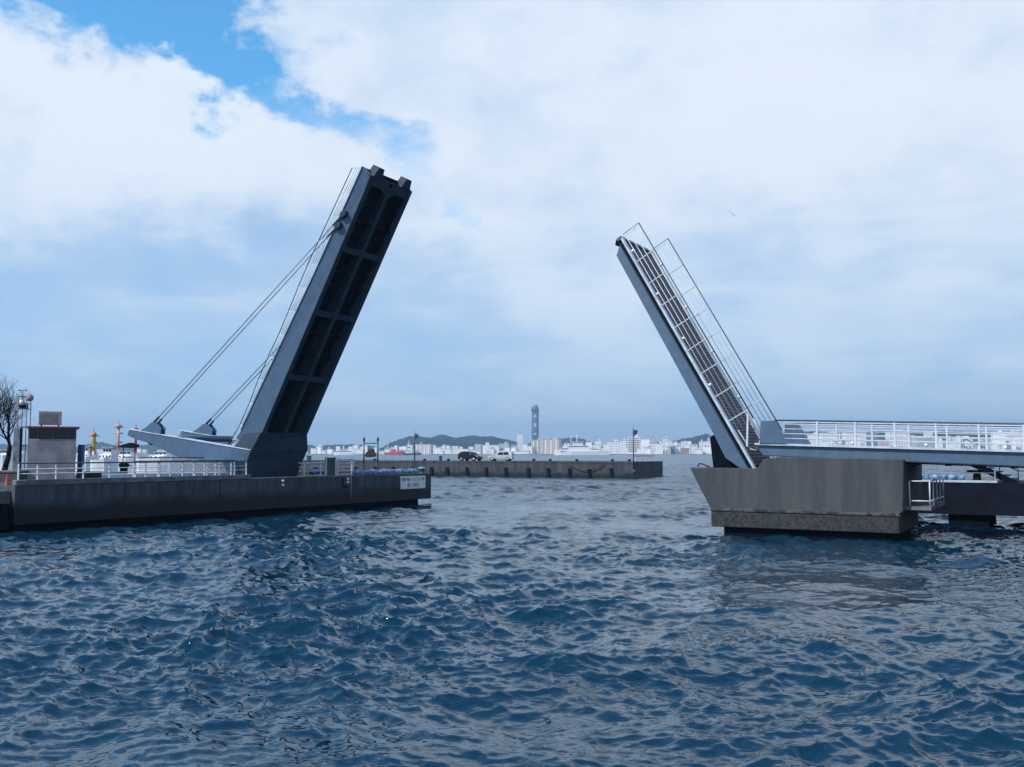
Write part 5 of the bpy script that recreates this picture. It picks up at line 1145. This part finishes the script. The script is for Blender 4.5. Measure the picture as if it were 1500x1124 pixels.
# chimneys / masts
# ------------------------------------------------------------------ domed tower
def tower():
    Y = 2450; c = atz(784, 2, Y); r = 9.2; zt = at(784, 600, Y).z; ztop = at(784, 592.5, Y).z
    o = thing('domed_tower', (c.x, c.y, 2), 'very tall slender blue grey tower with a round dome top on the far shore', 'tower')
    MB().lathe((c.x, c.y, 0), [(r * .92, 2), (r * .86, zt - 6)], 12).build('core', M['tower_blue'], o)
    for k in range(8):
        t = k * math.pi / 4 + .25; x, y = c.x + math.cos(t) * r * .95, c.y + math.sin(t) * r * .95
        MB().bar((x, y, 2), (c.x + math.cos(t) * r * .9, c.y + math.sin(t) * r * .9, zt - 2), 2.0, 2.0, up=Vector((0, 1, 0))).build('corner_column', M['tower_pale'], o)
    for z0, z1 in ((zt - 22, zt - 14), (zt - 46, zt - 36), (zt - 66, zt - 60)):
        MB().box(c.x - 3.2, c.x + 3.2, c.y - r - 1.2, c.y - r + .2, z0, z1).build('window_panel', M['f_grey'], o)
    MB().lathe((c.x, c.y, 0), [(r * .95, zt - 6), (r * 1.08, zt - 3), (r * 1.08, zt + 1), (r * .95, zt + 3)], 16).build('observation_deck', M['tower_blue'], o)
    R_ = r * .98; MB().lathe((c.x, c.y, 0), [(R_ * math.cos(a), zt + 3.01 + (ztop - zt - 3) * math.sin(a)) for a in (0, .3, .6, .9, 1.2, 1.5)], 18).build('dome', M['tower_pale'], o)
tower()

# ------------------------------------------------------------------ far ships
def ship(name, label, px0, px1, Y, hull_m, zh, blocks, masts=(), bow=1):
    x0 = atz(px0, 2, Y).x; x1 = atz(px1, 2, Y).x; Lh = x1 - x0; bw = max(8, Lh * .15)
    o = thing(name, ((x0 + x1) / 2, Y, 0), label, 'ship'); st = []
    for f in (0, .05, .3, .7, .9, 1.0):
        ff = f if bow > 0 else 1 - f; wv = bw / 2 * (1 - max(0, (f - .6) / .4) ** 2 * .95); x = x0 + Lh * ff; sh = zh * (1 + .3 * max(0, (f - .7) / .3))
        st.append([(x, Y - wv * .8, -1), (x, Y - wv, sh), (x, Y + wv, sh), (x, Y + wv * .8, -1)])
    MB().loft(st).build('hull', M[hull_m], o)
    for a, b_, z0, z1, mm in blocks:
        MB().box(x0 + Lh * a, x0 + Lh * b_, Y - bw * .36, Y + bw * .36, z0, z1).build('superstructure', M[mm], o)
        if mm == 'boat_white': MB().box(x0 + Lh * a + .6, x0 + Lh * b_ - .6, Y - bw * .36 - .3, Y - bw * .36 - .05, z1 - 2.2, z1 - 1.0).build('window_strip', M['glass'], o)
    for a, z0, z1, r in masts: MB().tube((x0 + Lh * a, Y, z0), (x0 + Lh * a, Y, z1), r, r * .5, n=6).build('mast', M['boat_white'], o)
    return o
ship('cargo_ship', 'bright red ship with white deckhouse moored across the water', 563, 594, 1740, 'red_hull', 5, [(.02, .25, 5.01, 13, 'boat_white'), (.3, .55, 5.01, 10, 'red_hull'), (.6, .9, 5.01, 8.5, 'red_hull'), (.28, .5, 10.01, 12, 'roofs')], ((.15, 13, 20, .6), (.45, 12, 16, .5)))
ship('tug_ship', 'grey hulled ship with tall white bridge left of the left lamp post', 590, 617, 1730, 'dark_hull', 3.6, [(.15, .45, 3.61, 9, 'boat_white'), (.25, .42, 9.01, 15, 'boat_white'), (.28, .36, 15.01, 22, 'boat_white'), (.62, .85, 3.61, 8, 'boat_grey')], ((.33, 22, 28, .6),), 1)
ship('patrol_ship', 'large white patrol ship moored on the far shore right of the beige apartments', 812, 893, 1735, 'boat_white', 7, [(.1, .25, 7.01, 13, 'boat_white'), (.25, .62, 7.01, 17, 'boat_white'), (.33, .52, 17.01, 24, 'boat_white'), (.18, .24, 13.01, 22, 'boat_white'), (.66, .8, 7.01, 12, 'boat_white')], ((.41, 24, 38, .9), (.30, 17, 34, .8)), -1)
ship('white_ferry', 'small white ferry with round radome left of the teal frame', 489, 518, 1735, 'boat_white', 4, [(.2, .9, 4.01, 8, 'boat_white'), (.35, .7, 8.01, 11, 'boat_white')], ((.5, 11, 17, 1.6),), -1)

# ------------------------------------------------------------------ bird
def bird():
    p = at(1073, 314, 120); o = thing('seagull', p, 'single dark gull gliding in the sky above the right leaf', 'bird')
    d = Vector((.8, .1, -.6)).normalized(); sd_ = Vector((.3, 1, .2)).normalized(); u = Vector((0, 0, 1))
    MB().loft([[p + sd_ * x + v for v in (Vector((-r, 0, 0)), Vector((0, 0, r)), Vector((r, 0, 0)), Vector((0, 0, -r)))] for x, r in ((-.22, .01), (-.12, .05), (.02, .06), (.13, .04), (.2, .01))], True, True).build('body', M['feather'], o)
    for s_ in (-1, 1):
        a = p; b_ = p + d * .28 * s_ + u * .06; c = p + d * .55 * s_ - u * .02
        MB().prism([a + sd_ * .07, b_ + sd_ * .09, c - sd_ * .02, b_ - sd_ * .05, a - sd_ * .06], (0, 0, .02)).build('wing', M['feather'], o)
bird()

# ------------------------------------------------------------------ haze
hz = MB(); hz.box(-4600, 4600, -400, 8800, -10.0, 260.0); hm = bpy.data.materials.new('haze'); hm.use_nodes = True
t = hm.node_tree; t.nodes.clear(); pv = t.nodes.new('ShaderNodeVolumePrincipled'); oo = t.nodes.new('ShaderNodeOutputMaterial')
pv.inputs['Color'].default_value = (0.46, 0.72, 1.0, 1); pv.inputs['Density'].default_value = 0.00018; pv.inputs['Anisotropy'].default_value = 0.2
t.links.new(pv.outputs[0], oo.inputs['Volume'])
tag(hz.build('haze', hm), kind='stuff')
